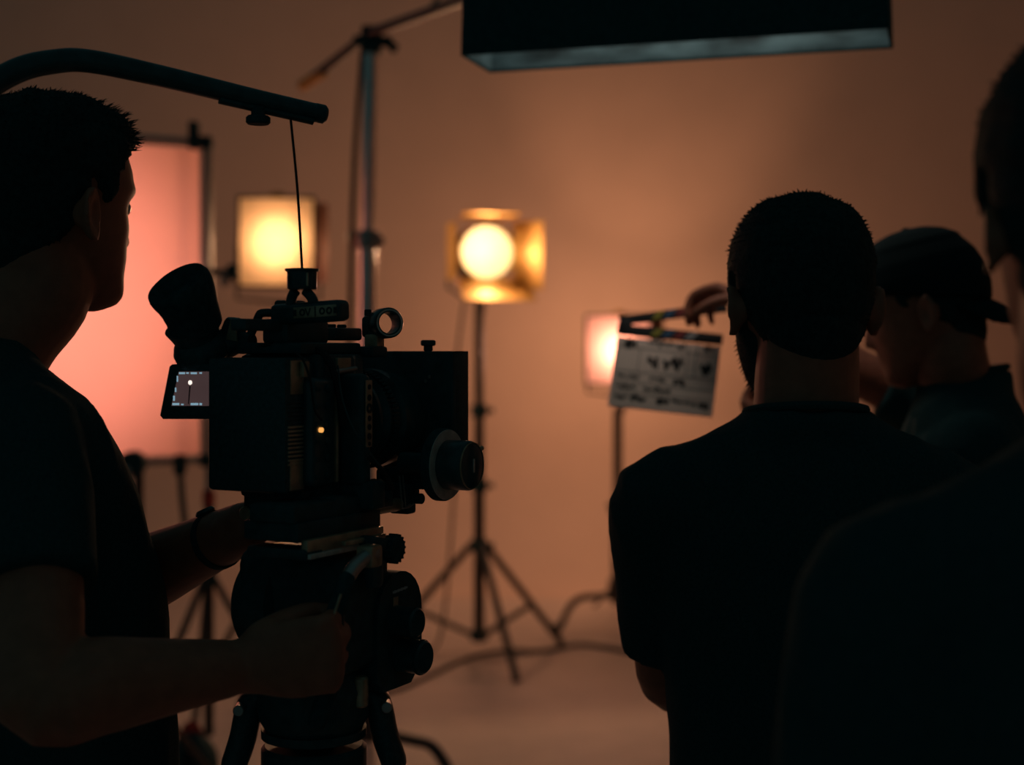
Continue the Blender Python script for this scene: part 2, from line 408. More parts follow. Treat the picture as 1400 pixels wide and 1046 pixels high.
def person(label, root, yaw, S, head, arms, hair=None, torso=None, voxel=.004, lean=None, shirt=True, hand_list=(), beard=0, cap=False, sleeve_len=.62, sleeve_r=.066, group='crew members in black T-shirts', neck_r=.060, shirt_scale=1., hands_extra=None, sleeve_end_r=None, head_k=1., ear_k=1., nape=78):
    rt = empty('person', (root[0], root[1], 0), label, 'person', group)
    hp, hyaw, hpitch, hroll = head
    Hm = head_mat(hp, hyaw, hpitch, hroll, head_k)
    c, s = math.cos(-R(yaw)), math.sin(-R(yaw))
    lean = lean or [(0, 0), (2, 0)]
    def wl(x, y, z):
        y2 = y + np.interp(z, [a for a, _ in lean], [b for _, b in lean])
        return Vector((root[0] + (x * c - y2 * s) * S, root[1] + (x * s + y2 * c) * S, z * S))
    def ell(z, hw, hd, cy=0, n=40, p=.85):
        r = []
        for k in range(n):
            a = 2 * PI * k / n; cc, ss = math.cos(a), math.sin(a)
            r.append(wl(hw * math.copysign(abs(cc) ** p, cc), cy + hd * math.copysign(abs(ss) ** p, ss), z))
        return r
    # --- body
    b = MB()
    b.loft([[Hm @ Vector(p) for p in r] for r in head_rings()])
    for sx in (-1, 1):
        e = ear(sx); ec_ = Vector((sx * .076, -.012, -.016)); b.add([Hm @ (ec_ + (Vector(v) - ec_) * ear_k) for v in e.v], e.f)
    nk = wl(0, -.005, 1.47); skull = Hm @ Vector((0, -.028, -.03)); mid = Hm @ Vector((0, -.018, -.095))
    b.tube([nk, nk * .45 + mid * .55 , mid, skull], [(neck_r * 1.12, neck_r * 1.1), (neck_r, neck_r), (neck_r * .98, neck_r), (neck_r * .93, neck_r * .95)], n=28, sub=5, cap='round')
    tor = [(.84, .10, .08), (.88, .15, .105), (.93, .158, .110), (1.0, .148, .10), (1.08, .138, .095), (1.18, .145, .100), (1.28, .155, .108), (1.36, .160, .106), (1.42, .155, .092), (1.46, .12, .075), (1.49, .075, .06)]
    tt = cr(tor, 4); b.loft([ell(z, hw, hd) for z, hw, hd in tt])
    for sx in (-1, 1):
        b.tube([wl(sx * .085, 0, .90), wl(sx * .09, .005, .70), wl(sx * .092, .01, .50), wl(sx * .095, -.01, .33), wl(sx * .098, -.02, .09)], [.085, .072, .052, .052, .036], n=18, sub=4, cap='round')
        b.tube([wl(sx * .098, -.05, .05), wl(sx * .10, .03, .045), wl(sx * .105, .13, .03)], [(.035, .035), (.042, .032), (.035, .02)], n=14, sub=3, cap='round')
    for sh, elb, wr in arms:
        sh, elb, wr = Vector(sh), Vector(elb), Vector(wr)
        mid1 = sh.lerp(elb, .5); fm = elb.lerp(wr, .28)
        inw = sh.lerp(wl(0, 0, 1.40), .35)
        b.tube([inw, sh, sh.lerp(elb, .3), sh.lerp(elb, .62), elb, fm, elb.lerp(wr, .62), wr], [.055 * S, .056 * S, .051 * S, .046 * S, .042 * S, .044 * S, .036 * S, .027 * S], n=20, sub=5, cap='round')
    for h in hand_list: b.add(h.v, h.f)
    body = remeshed(b, 'body', M['skin'], rt, voxel, 2, .5)
    # eyes
    for sx in (-1, 1):
        e = MB(); e.sphere(Hm @ Vector((sx * .031, .0765, .001)), .0115, 14); wbuild(e, 'eye', M['eye'], rt)
    # --- hair
    if hair is not None:
        th_top, th_side, nstr, slen, low, front = hair
        def off(x, y, z):
            m = hair_mask(x, y, z, low, front); t = th_side + (th_top - th_side) * min(1, max(0, (z - .03) / .06))
            t *= 1 + .25 * mnoise.noise(Vector((x * 60, y * 60, z * 60)))
            return -.007 + (.007 + t) * m
        hr = head_rings(off)
        hb = MB(); hb.loft([[Hm @ Vector(p) for p in r] for r in hr])
        P = np.array(hr); nz, na = P.shape[:2]
        rnd = random.Random(3)
        cnt = 0
        while cnt < nstr:
            i = rnd.randrange(1, nz - 1); k = rnd.randrange(na); p = P[i, k]
            if abs(p[2]) > .2: continue
            base = np.array(p)
            if hair_mask(*base, low, front) < .8: continue
            if rnd.random() > np.linalg.norm(P[i, (k + 1) % na] - p) / .0085: continue
            du = P[i, (k + 1) % na] - P[i, k - 1]; dv = P[i + 1, k] - P[i - 1, k]
            n = np.cross(du, dv); n /= np.linalg.norm(n) + 1e-9
            if n.dot(base - np.array([0, 0, .01])) < 0: n = -n
            topf = min(1, max(0, (base[2] - .03) / .07))
            L_ = slen * (.35 + .65 * topf) * (.5 + rnd.random())
            flow = np.array([rnd.uniform(-.6, .6), .9 * topf - .2 + rnd.uniform(-.5, .5), -.9 + 1.1 * topf])
            if base[1] > .05 and topf > .3: L_ *= 2.0; flow = np.array([rnd.uniform(-.5, .5), 1.0, .35 + rnd.uniform(-.4, .3)])
            d = n * .20 + flow * .8; d /= np.linalg.norm(d)
            side = np.cross(d, n); side /= np.linalg.norm(side) + 1e-9; wd = .0005 + .0004 * rnd.random()
            q0 = base - n * .002; q1 = base + d * L_ * .55; q2 = base + d * L_ * .9 + (flow * .4 - n * .1) * L_ * .35
            vs = [q0 - side * wd, q0 + side * wd, q1 + side * wd * .8, q1 - side * wd * .8, q2]
            hb.add([Hm @ Vector(v) for v in vs], [(0, 1, 2, 3), (3, 2, 4)]); cnt += 1
        # hair running down the nape
        ro, ri = [], []
        for z in np.linspace(-.025, -.098, 9):
            cyy = np.interp(z, [-.095, -.03], [-.018, -.028]); t_ = min(1, max(0, (z + .096) / .035)); rad = neck_r * .95 - .004 + (.0085 * t_)
            hz_ = []
            span = nape - 30 * (1 - min(1, (z + .10) / .05))
            for k in range(25):
                a = R(-90 + (k - 12) / 12 * span); zz_ = -.025 + (z + .025) * (1 - .38 * (abs(k - 12) / 12) ** 2); hz_.append(Hm @ Vector((rad * math.cos(a), cyy + rad * 1.03 * math.sin(a), zz_)))
            hi_ = []
            for k in range(24, -1, -1):
                a = R(-90 + (k - 12) / 12 * span); zz_ = -.025 + (z + .025) * (1 - .38 * (abs(k - 12) / 12) ** 2); hi_.append(Hm @ Vector(((rad - .012) * math.cos(a), cyy + (rad - .012) * math.sin(a), zz_)))
            ro.append(hz_ + hi_)
        hb.loft(ro)
        wbuild(hb, 'hair', M['hair'], rt, angle=None)
    if beard:
        def offb(x, y, z):
            m = min(1, max(0, (-.035 - z + .35 * max(0, .06 - y) * 0) / .012)) * (1 if y > .0 else max(0, 1 + y / .02))
            if y > .095 - .0 and abs(x) < .012 and z > -.06: m *= .3
            side = min(1, max(0, (z + .0) / -.01)) if (abs(x) > .05 and -.0 < y < .035) else 0
            return -.006 + (.006 + beard) * max(m, side)
        br = head_rings(offb); bb = MB(); bb.loft([[Hm @ Vector(p) for p in r] for r in br])
        P = np.array(br); rnd = random.Random(5); cnt = 0
        while cnt < 1800:
            i = rnd.randrange(1, P.shape[0] - 1); k = rnd.randrange(P.shape[1]); p = P[i, k]
            if offb(*p) < beard * .7 or p[2] > -.01: continue
            n = p - np.array([0, .03, -.03]); n /= np.linalg.norm(n); d = n * .8 + np.array([rnd.uniform(-.5, .5), rnd.uniform(-.3, .3), -.6]); d /= np.linalg.norm(d)
            sd = np.cross(d, n); sd /= np.linalg.norm(sd) + 1e-9; L_ = .004 + .004 * rnd.random()
            bb.add([Hm @ Vector(v) for v in (p - sd * .0006, p + sd * .0006, p + d * L_)], [(0, 1, 2)]); cnt += 1
        wbuild(bb, 'beard', M['hair'], rt, angle=None)
    # --- clothes
    q = shirt_scale
    sh_r = torso or [(.93, .172, .124), (1.0, .170, .122), (1.08, .168, .120), (1.18, .172, .124), (1.28, .182, .126), (1.36, .192, .122), (1.41, .198, .108), (1.44, .196, .096), (1.462, .178, .086), (1.482, .140, .077), (1.498, .106, .076), (1.512, .082, .074), (1.520, .076, .071)]
    sb = MB(); tt = cr(sh_r, 4); sb.loft([ell(z, hw * q, hd * q, cy=-.010 * max(0, (z - 1.40) / .11), p=.9) for z, hw, hd in tt])
    for sh, elb, wr in arms:
        sh, elb = Vector(sh), Vector(elb); inw = sh.lerp(wl(0, 0, 1.38), .4)
        e = sh.lerp(elb, sleeve_len); er = (sleeve_end_r or sleeve_r * .94) * S
        sb.tube([inw, sh, sh.lerp(elb, sleeve_len * .5), e], [sleeve_r * 1.0 * S, sleeve_r * S, sleeve_r * .98 * S, er], n=24, sub=5)
    shirt_o = remeshed(sb, 'tshirt', M['shirt'], rt, .0065, 5, .5, cloth_wrinkle(.006, 9))
    cb = MB(); 
    rr = []
    for k in range(40):
        a = 2 * PI * k / 40; rr.append(wl(.074 * q * math.cos(a), -.010 + .069 * q * math.sin(a), 1.519 - .010 * math.sin(a)))
    rr.append(rr[0]); rr.append(rr[1])
    cb.tube(rr, .0055, n=8); wbuild(cb, 'collar', M['shirt'], shirt_o and rt, parent=rt)
    tb = MB()
    tb.loft([ell(z, hw, hd) for z, hw, hd in cr([(.80, .15, .11), (.86, .172, .122), (.93, .168, .12), (1.0, .155, .11)], 4)])
    for sx in (-1, 1):
        tb.tube([wl(sx * .085, 0, .90), wl(sx * .09, .005, .70), wl(sx * .092, .01, .50), wl(sx * .095, -.01, .30), wl(sx * .098, -.02, .07)], [.094, .084, .068, .066, .062], n=18, sub=4)
    remeshed(tb, 'trousers', M['trousers'], rt, .012, 3)
    for sx in (-1, 1):
        so = MB(); so.tube([wl(sx * .098, -.075, .045), wl(sx * .098, -.03, .055), wl(sx * .10, .06, .046), wl(sx * .105, .17, .032)], [(.036, .042), (.042, .052), (.046, .042), (.036, .026)], n=18, sub=4, cap='round', ref=(c, s, 0))
        so.v = [(x, y, max(z, 0.0)) for x, y, z in so.v]
        wbuild(so, 'shoe', M['shoe'], rt)
    if cap:
        def offc(x, y, z):
            ln = .014 + .30 * y
            return -.006 + .020 * min(1, max(0, (z - ln) / .005)) + (.004 if z > .09 else 0)
        cp = MB(); cp.loft([[Hm @ Vector(p) for p in r] for r in head_rings(offc, nz=90)]); co = wbuild(cp, 'cap_crown', M['cap'], rt, angle=50)
        # brim at the back
        up = []; lo = []
        brim = MB(); rows = []
        for j, t in enumerate(np.linspace(0, 1, 7)):
            row = []
            for k in range(15):
                a = R(-56 + 112 * k / 14); ca = max(0, math.cos(a))
                rx = .084 * math.sin(a); ry = .004 - .104 * ca; z = .022 + .28 * ry - .004; e_ = .078 * t * ca ** .55
                row.append(Vector((rx * (1 - .10 * t), ry - e_ * .84, z - e_ * .70 - .20 * rx * rx / .08)))
            rows.append(row)
        n_ = 15; vs = [Hm @ p for r in rows for p in r] + [Hm @ (p - Vector((0, .001, .0045))) for r in rows for p in r]; fs = []
        B0 = 7 * n_
        for j in range(6):
            for k in range(n_ - 1):
                a_ = j * n_ + k; fs.append((a_, a_ + 1, a_ + 1 + n_, a_ + n_)); fs.append((B0 + a_, B0 + a_ + n_, B0 + a_ + n_ + 1, B0 + a_ + 1))
        for k in range(n_ - 1):
            for j in (0, 6): a_ = j * n_ + k; fs.append((a_, a_ + 1, B0 + a_ + 1, B0 + a_))
        for j in range(6):
            for k in (0, n_ - 1): a_ = j * n_ + k; fs.append((a_, a_ + n_, B0 + a_ + n_, B0 + a_))
        brim.add(vs, fs); wbuild(brim, 'cap_brim', M['cap'], rt, angle=50)
        bt = MB(); bt.sphere(Hm @ Vector((0, 0, .1315)), .008, 12, (1, 1, .6)); wbuild(bt, 'cap_button', M['cap'], rt)
    return rt, wl, Hm

M['eye'] = mat('eye_white', (.5, .48, .45), .15, var=.03, bump=0)

# -- camera operator (left), looking to the right past his camera
opw = None
def local_frame(root, yaw, S):
    c, s = math.cos(-R(yaw)), math.sin(-R(yaw))
    return lambda x, y, z: Vector((root[0] + (x * c - y * s) * S, root[1] + (x * s + y * c) * S, z * S))
op_root = (-.575, 1.575)
lf = local_frame(op_root, 45, 1.028)
rs = at(24, 612, 1.42); re = at(58, 948, 1.28); rw = at(312, 914, 1.36)
ls = lf(-.178, -.02, 1.43); le = at(150, 808, 1.73); lw = at(338, 719, 1.57)
rh = hand(rw + Vector((.012, 0, .002)), Vector((.97, .10, .12)), Vector((-.05, 1, .05)), [(78, 85, 50), (80, 88, 50), (82, 88, 50), (84, 88, 50)], 1, thumb_curl=(20, 30), scale=.98, thumb_dir=(.85, .22, .55))
lh = hand(lw, at(405, 712, 1.56) - lw, Vector((0, -.2, 1)), [(10, 15, 10)] * 4, -1, thumb_curl=(5, 5), scale=.85)
person('camera operator in black T-shirt beside the cinema camera, seen from behind', op_root, 45, 1.028,
       (at(70, 281, 1.62), 36, 0, 0), [(rs, re, rw), (ls, le, lw)], hair=(.019, .010, 6500, .006, -.075, .068),
       voxel=.0034, lean=[(0, -.02), (.9, .06), (1.1, .062), (1.25, .04), (1.38, -.005), (1.5, -.035), (2, -.035)], hand_list=(rh, lh), sleeve_len=.60, sleeve_r=.064, neck_r=.062, head_k=.97)

# -- man seen from behind, arms folded
mm = (.358, 1.745)
lf = local_frame(mm, 0, .972)
S_ = .972
a_l = (lf(-.178, .0, 1.405), lf(-.160, .075, 1.165), lf(.03, .22, 1.15)); a_r = (lf(.178, .0, 1.405), lf(.160, .075, 1.165), lf(-.03, .235, 1.19))
hl = hand(a_l[2], Vector((.9, -.1, .3)), Vector((.1, -1, 0)), [(25, 30, 20)] * 4, 1); hr_ = hand(a_r[2], Vector((-.9, -.1, .2)), Vector((-.1, -1, 0)), [(25, 30, 20)] * 4, -1)
person('bearded man in black T-shirt seen from behind with folded arms', mm, 0, .972,
       ((.358, 1.762, 1.615), -8, 2, 0), [a_l, a_r], hair=(.015, .010, 6500, .005, -.085, .070), hand_list=(hl, hr_), beard=.010, voxel=.0038, neck_r=.064,
       sleeve_len=.80, sleeve_r=.064, sleeve_end_r=.062)

# -- man in the backwards cap, holding the slate
cm = (.776, 2.375); lf = local_frame(cm, -72, .997)
SL_L = at(845, 432, 2.85)  # hinge of the slate, for the hands
hand_top = at(968, 408, 2.70)
c_rs = lf(.17, .03, 1.43); c_re = at(1165, 505, 2.58); c_rw = at(1040, 415, 2.68)
c_ls = lf(-.178, .0, 1.40); c_le = at(1215, 690, 2.30); c_lw = at(1060, 585, 2.62)
ch = hand(c_rw, at(985, 398, 2.73) - c_rw, Vector((-.25, -.1, -1)), [(35, 45, 35), (38, 45, 35), (40, 45, 35), (42, 45, 35)], 1, thumb_curl=(15, 15))
ch2 = hand(c_lw, at(1000, 553, 2.76) - c_lw, Vector((.1, .9, .5)), [(50, 55, 40)] * 4, -1)
person('man in backwards black cap leaning in with the clapperboard', cm, -72, .997,
       (at(1266, 420, 2.35), -66, 14, 0), [(c_rs, c_re, c_rw), (c_ls, c_le, c_lw)], hair=(.002, .004, 1500, .006, -.05, .066), hand_list=(ch, ch2), cap=True,
       voxel=.005, lean=[(0, -.02), (.9, -.02), (1.3, 0), (1.5, .03), (2, .03)], sleeve_len=.66, neck_r=.058)

# -- near man at the right edge
nm = (.426, .930); lf = local_frame(nm, -6, .990)
n_l = (lf(-.178, .0, 1.40), lf(-.215, .02, 1.12), lf(-.13, .20, 1.06)); n_r = (lf(.178, 0, 1.40), lf(.215, .02, 1.12), lf(.13, .20, 1.06))
h1 = hand(n_l[2], Vector((.6, .7, .2)), Vector((.7, -.6, 0)), [(25, 30, 20)] * 4, 1); h2 = hand(n_r[2], Vector((-.6, .7, .2)), Vector((-.7, -.6, 0)), [(25, 30, 20)] * 4, -1)
person('out-of-focus man in black T-shirt at the right edge, nearest the lens', nm, -6, .990,
       ((.404, .950, 1.640), 2, 0, 0), [n_l, n_r], hair=(.018, .011, 3500, .005, -.085, .070), hand_list=(h1, h2), voxel=.0045, neck_r=.070, ear_k=.75, nape=100)

# ------------------------------------------------------------------ operator's wrist watch
wv = (lw - le).normalized(); wp = le.lerp(lw, .80)
wt = empty('wristwatch', wp, 'dark wristwatch on the camera operator\'s far wrist', 'watch')
b = MB(); b.ring((0, 0, 0), wv, .0338, .0318, .009, 28); b.build('strap', M['rubber'], wt)
up = Vector((0, -.25, 1)); up = (up - wv * up.dot(wv)).normalized()
b = MB(); b.cyl(up * .032, up * .038, .012, .011, 20, .002); b.build('watch_case', M['blackgloss'], wt)

# ------------------------------------------------------------------ cinema camera
TH = 28
U = Vector((math.sin(R(TH)), math.cos(R(TH)), 0)); Rr = Vector((math.cos(R(TH)), -math.sin(R(TH)), 0))
C0 = Vector((-.2715, 1.45, 0)); ZB = 1.385
def S_at(px, r):
    q = (px - 700) / F; x0 = C0.x + Rr.x * r; y0 = C0.y + Rr.y * r
    return (q * y0 - x0) / (U.x - q * U.y)
def Z_at(py, r, s): return EYE - (py - HOR) / F * (C0.y + Rr.y * r + U.y * s) - ZB
cc = empty('cinema_camera', (C0.x, C0.y, ZB), 'black cinema camera rig with matte box on the tripod', 'camera', rotz=-R(TH))
def L(px, py, r):       # local point on the lateral plane r seen at the pixel
    s = S_at(px, r); return Vector((r, s, Z_at(py, r, s)))
def LS(px, py, s):      # local point on the cross plane s seen at the pixel
    q = (px - 700) / F; x0 = C0.x + U.x * s; y0 = C0.y + U.y * s
    r = (q * y0 - x0) / (Rr.x - q * Rr.y); return Vector((r, s, Z_at(py, r, s)))
# battery on the back
zt = Z_at(489, 0, 0); zb = Z_at(673, 0, 0)
b = MB(); b.box((0, .021, (zt + zb) / 2), (.100, .042, zt - zb), .004); bat = b.build('battery', M['plastic'], cc)
b = MB(); b.box((.0503, .019, zt - .020), (.0012, .022, .034), .0004); b.build('battery_label', M['bronze'], bat)
for i in range(16):
    b = MB(); b.box((.0505, .019, zt - .045 - i * .0042), (.0022, .030, .0022), .0005); b.build('cooling_rib', M['bronze'] if i > 5 else M['plastic'], bat)
b = MB(); b.box((.0503, .019, zb + .018), (.0012, .024, .030), .0004); b.build('battery_label', M['bronze'], bat)
b = MB(); b.box((0, .048, (zt + zb) / 2), (.092, .014, zt - zb - .012), .002); b.build('battery_plate', M['black'], cc)
# body
zt2 = Z_at(484, .05, .09); zb2 = Z_at(682, .05, .09)
b = MB(); b.box((0, .096, (zt2 + zb2) / 2), (.104, .086, zt2 - zb2), .006); body = b.build('camera_body', M['black'], cc)
p0 = L(424, 516, .060); p1 = L(458, 664, .060)
cy, cz = (p0.y + p1.y) / 2, (p0.z + p1.z) / 2
b = MB(); b.box((.054, cy, cz), (.018, p1.y - p0.y, p0.z - p1.z), .008, seg=3); sp = b.build('side_panel', M['blackgloss'], body)
for dz in np.linspace(-.045, .045, 6):
    b = MB(); b.cyl((.062, cy + .004, cz + dz), (.0655, cy + .004, cz + dz), .0042, n=14, bev=.0008); b.build('button', M['rubber'], sp)
    b = MB(); b.box((.0632, cy - .012, cz + dz), (.002, .008, .005), .0005); b.build('button', M['plastic'], sp)
q = L(440, 588, .0655)
b = MB(); b.cyl((.063, q.y, q.z), (.0662, q.y, q.z), .0026, n=10); b.build('indicator_light', M['amber_led'], sp)
q = L(412, 505, .053); b = MB(); b.box((.054, q.y + .004, q.z), (.006, .010, .016), .001); b.build('port_cover', M['bronze'], body)
# cooling fins between body and lens mount
for i in range(12):
    b = MB(); b.box((.050, .134, zt2 - .035 - i * .0075), (.012, .018, .0032), .0005); b.build('cooling_fin', M['bronze'] if i % 3 == 0 else M['black'], body)
b = MB(); b.box((.056, p1.y + .004, cz), (.010, .005, (p0.z - p1.z) * .94), .0015); b.build('lit_bevel_strip', M['bronze'], body)  # bright strip stands for light along the panel's bevelled edge
# top plate, cables and little fittings
b = MB(); b.box((0, .092, zt2 + .006), (.085, .110, .012), .003); b.build('top_plate', M['black'], cc)
# side bracket with slots
p0 = L(498, 512, .086); p1 = L(510, 612, .086)
bs0 = p0.y; bs1 = p1.y
zhi, zlo = Z_at(511, .086, bs0), Z_at(668, .086, bs0)
b = MB(); b.box((.068, (bs0 + bs1) / 2, (zhi + zlo) / 2), (.036, bs1 - bs0, zhi - zlo), .008, seg=3); sb_ = b.build('side_bracket', M['black'], cc)
zc1 = Z_at(520, .086, bs0); zc2 = Z_at(612, .086, bs0)
b = MB(); b.box((.0862, (bs0 + bs1) / 2, (zc1 + zc2) / 2), (.0012, (bs1 - bs0) * .72, zc1 - zc2), .0005); b.build('bracket_lit_face', M['bronze'], sb_)  # bronze colour carries the warm light on this right-facing side
for i, (h, rr_) in enumerate([(.10, .0028), (.26, .0034), (.42, .0052), (.57, .003), (.70, .0032), (.84, .0036), (.95, .0022)]):
    z = zc1 + (zc2 - zc1) * h
    b = MB(); b.lathe([(rr_ * .45, -.0006), (rr_, -.0006), (rr_, .0006), (rr_ * .45, .0006)], (.0872, (bs0 + bs1) / 2, z), (1, 0, 0), 14, i == 2) if i == 2 else b.cyl((.0865, (bs0 + bs1) / 2, z), (.0876, (bs0 + bs1) / 2, z), rr_, n=12)
    b.build('slot', M['ink'], sb_)
# lens
LZ = Z_at(573, 0, .2)
def ring_part(name, prof, m, parent): b = MB(); b.lathe(prof, (0, 0, LZ), (0, 1, 0), 56); return b.build(name, m, parent)
lens = ring_part('lens', [(.028, .135), (.042, .138), (.044, .150), (.046, .158), (.0475, .16), (.0475, .176), (.046, .178), (.046, .183), (.054, .188), (.055, .205), (.050, .207), (.050, .212), (.0575, .216), (.0575, .232), (.054, .236), (.054, .27), (.02, .272)], M['blackgloss'], cc)
ring_part('mount_ring', [(.0535, .160), (.0575, .162), (.0575, .167), (.0535, .169)], M['blackgloss'], lens)
for k in range(64):
    a = 2 * PI * k / 64
    if k == 0: gt = None
    o = MB() if gt is None else None
    if gt is None:
        o.box((0, 0, 0), (.0022, .010, .003)); gt = o.build('focus_gear_tooth', M['rubber'], lens); ob = gt
    else:
        ob = gt.copy(); col.objects.link(ob); ob.parent = lens
    ob.location = (.0565 * math.cos(a), .196, LZ + .0565 * math.sin(a)); ob.rotation_euler = (0, -a, 0)
ring_part('iris_ring', [(.0508, .2075), (.0514, .208), (.0514, .211), (.0508, .2115)], M['bronze'], lens)
b = MB()
for k in range(26):
    a = 2 * PI * k / 26; b.box((.0477 * math.cos(a), .168, LZ + .0477 * math.sin(a)), (.0008, .004, .0012), 0, Matrix.Rotation(-a, 3, 'Y'))
b.build('scale_marks', M['whiteprint'], lens)
# matte box: back plate with hood
zt3 = Z_at(480, .09, .29); zb3 = Z_at(642, .09, .29)
mz = (zt3 + zb3) / 2; mh = zt3 - zb3
mbx = MB(); mbx.box((0, .272, mz), (.176, .010, mh), .003); mbx.box((-.0865, .288, mz), (.003, .032, mh), .001); mbx.box((.0865, .288, mz), (.003, .032, mh), .001)
mbx.box((0, .288, zt3 - .0015), (.176, .032, .003), .001); mbx.box((0, .288, zb3 + .0015), (.176, .032, .003), .001); mb_o = mbx.build('matte_box', M['black'], cc)
q = L(578, 470, .05); b = MB(); b.cyl((.045, .283, zt3), (.045, .283, zt3 + .008), .0055, n=16, bev=.001); b.cyl((.045, .283, zt3 + .006), (.045, .283, zt3 + .013), .009, n=18, bev=.0015); b.build('thumb_screw', M['black'], mb_o)
for dx, dz in ((.052, -.035), (.057, -.030)):
    b = MB(); b.cyl((dx, .2665, zt3 + dz), (dx, .2655, zt3 + dz), .0022, n=10); b.build('screw', M['steel'], mb_o)
b = MB(); b.box((.038, .2662, zt3 - .062), (.0016, .002, .04), .0004); b.box((-.01, .2662, zb3 + .02), (.03, .002, .0016), .0004); b.build('filter_latch', M['black'], mb_o)
# arm and bracket under the lens carrying the follow focus
q0 = L(515, 628, .085); q1 = L(585, 640, .095)
b = MB(); b.box((.06, .225, LZ - .066), (.07, .05, .022), .004); b.box((.06, .262, LZ - .062), (.05, .06, .026), .004); b.build('follow_focus_gearbox', M['black'], cc)
fc = L(603, 635, .118)
ff = MB(); ff.lathe([(.002, -.004), (.0385, -.004), (.0400, -.002), (.0400, .006), (.0385, .008), (.002, .008)], fc, (1, 0, 0), 48); fo = ff.build('follow_focus_wheel', M['rubber'], cc)
b = MB(); b.lathe([(.0270, .0075), (.0385, .0075), (.0385, .0088), (.0270, .0088)], fc, (1, 0, 0), 48, True); b.build('marking_disc', M['grey'], fo)
b = MB(); b.lathe([(.012, .008), (.0262, .008), (.0272, .010), (.0272, .036), (.0262, .038), (.0240, .039), (.0215, .0405), (.004, .0405)], fc, (1, 0, 0), 40); kn = b.build('grip_knob', M['blackgloss'], fo)
b = MB(); b.ring(fc + Vector((.0392, 0, 0)), (1, 0, 0), .0255, .0245, .0016, 40); b.build('knob_rim', M['bronze'], fo)
b = MB(); b.box(fc + Vector((.041, .001, 0)), (.0012, .003, .015), .0004); b.build('knob_mark', M['grey'], fo)
b = MB(); b.cyl(fc - Vector((.05, 0, 0)), fc, .012, n=20); b.build('wheel_axle', M['black'], fo)
# rods
for rx in (-.03, .065):
    zr = Z_at(692, .065, S_at(530, .065))
    b = MB(); b.cyl((rx, .035, zr), (rx, S_at(556, .065), zr), .0075, n=18, bev=.0012); b.build('support_rod', M['bronze'], cc)
    b = MB(); e = S_at(553, .065); b.box((rx, e - .004, zr + .004), (.026, .018, .030), .003); b.cyl((rx + .012, e, zr + .006), (rx + .024, e, zr + .006), .006, n=14, bev=.001); b.build('rod_clamp', M['black'], cc)
b = MB(); b.box((.018, .20, zr + .012), (.12, .024, .022), .003); b.box((.018, .06, zr + .010), (.12, .024, .022), .003); b.build('rod_bridge', M['black'], cc)
b = MB(); b.tube([(.086, .22, zr + .03), (.088, .25, zr + .022), (.09, .30, zr + .045), (.092, .33, zr + .055)], .003, n=8, sub=4); b.build('locking_lever', M['bronze'], cc)
# base plates under the body
z0 = Z_at(690, 0, .03)
b = MB(); b.box((.006, .095, (zb + z0) / 2 - .004), (.074, .115, zb - z0 + .012), .003); b.build('base_plate', M['black'], cc)
pz = Z_at(640, .086, .15)
for dy in (0, .007):
    b = MB(); b.tube([(.080, .165 + dy, zr + .034), (.083, .165 + dy, zr + .005), (.083, .168 + dy, zr - .002), (.086, .178 + dy, zr + .002)], .0011, n=6, sub=3); b.build('wire_clip', M['steel'], cc)
# top handle
hz = zt2 + .012
b = MB(); b.box((.0, .085, hz + .012), (.034, .075, .026), .004); b.box((.0, .150, hz + .010), (.030, .080, .014), .003); b.box((0, .075, hz + .032), (.022, .03, .026), .003); hd = b.build('top_handle', M['black'], cc)
b = MB(); b.box((0, .03, hz + .018), (.020, .085, .012), .002); b.build('handle_rail', M['black'], hd)
for dy in (.13, .15, .17):
    b = MB(); b.cyl((.0, dy, hz + .017), (.0, dy, hz + .021), .0055, n=12, bev=.001); b.build('screw', M['black'], hd)
# cross bar with label (viewfinder mount)
A = LS(376, 431, .055); Bp = LS(472, 424, .050)
d = (Bp - A); ln = d.length; dv_ = d.normalized(); mid = (A + Bp) / 2
upv = Vector((0, 0, 1)); fv = dv_.cross(upv).normalized(); uv = fv.cross(dv_).normalized() * -1
if uv.z < 0: uv = -uv
rot = Matrix((dv_, dv_.cross(uv) * -1, uv)).transposed()
b = MB(); b.box(mid, (ln, .022, .022), .006, rot, 3); br = b.build('viewfinder_bar', M['blackgloss'], cc)
face = mid - U * 0
nn = rot @ Vector((0, 1, 0)); 
if nn.y > 0: nn = -nn
b = MB(); b.box(mid + dv_ * .016 + nn * .0112, (ln * .60, .0010, .0115), .0004, rot); b.build('bar_label', M['bronze'], br)
for i, tt_ in enumerate((-.012, -.002, .006, .015, .024, .033, .041)):
    b = MB(); c_ = mid + dv_ * (tt_ + .002) + nn * .0119
    if i in (1, 4, 5): b.ring(c_, nn, .0038, .002, .0006, 16)
    elif i == 3: b.box(c_, (.0014, .0006, .0105), 0, rot)
    elif i == 2: b.box(c_ + dv_ * .001, (.0012, .0006, .0085), 0, rot @ Matrix.Rotation(R(22), 3, 'Y')); b.box(c_ - dv_ * .0022, (.0012, .0006, .0085), 0, rot @ Matrix.Rotation(R(-22), 3, 'Y'))
    else: b.box(c_, (.0045, .0006, .0065), .0002, rot)
    b.build('stencil_mark', M['ink'], br)
b = MB(); b.box(mid - dv_ * .012 + uv * .0102, (.012, .004, .0012), 0, rot); b.box(mid + dv_ * .005 + uv * .0102, (.014, .004, .0012), 0, rot); b.build('edge_highlight_plate', M['steel'], br)
# elbow arm to the viewfinder
e0 = LS(378, 428, .055); e1 = LS(358, 428, .052); e2 = LS(353, 434, .05); e3 = LS(344, 455, .05); e4 = LS(336, 466, .05)
b = MB(); b.tube([e0, e1, e2, e3, e4], .0045, n=12, sub=3); b.build('viewfinder_arm', M['black'], cc)
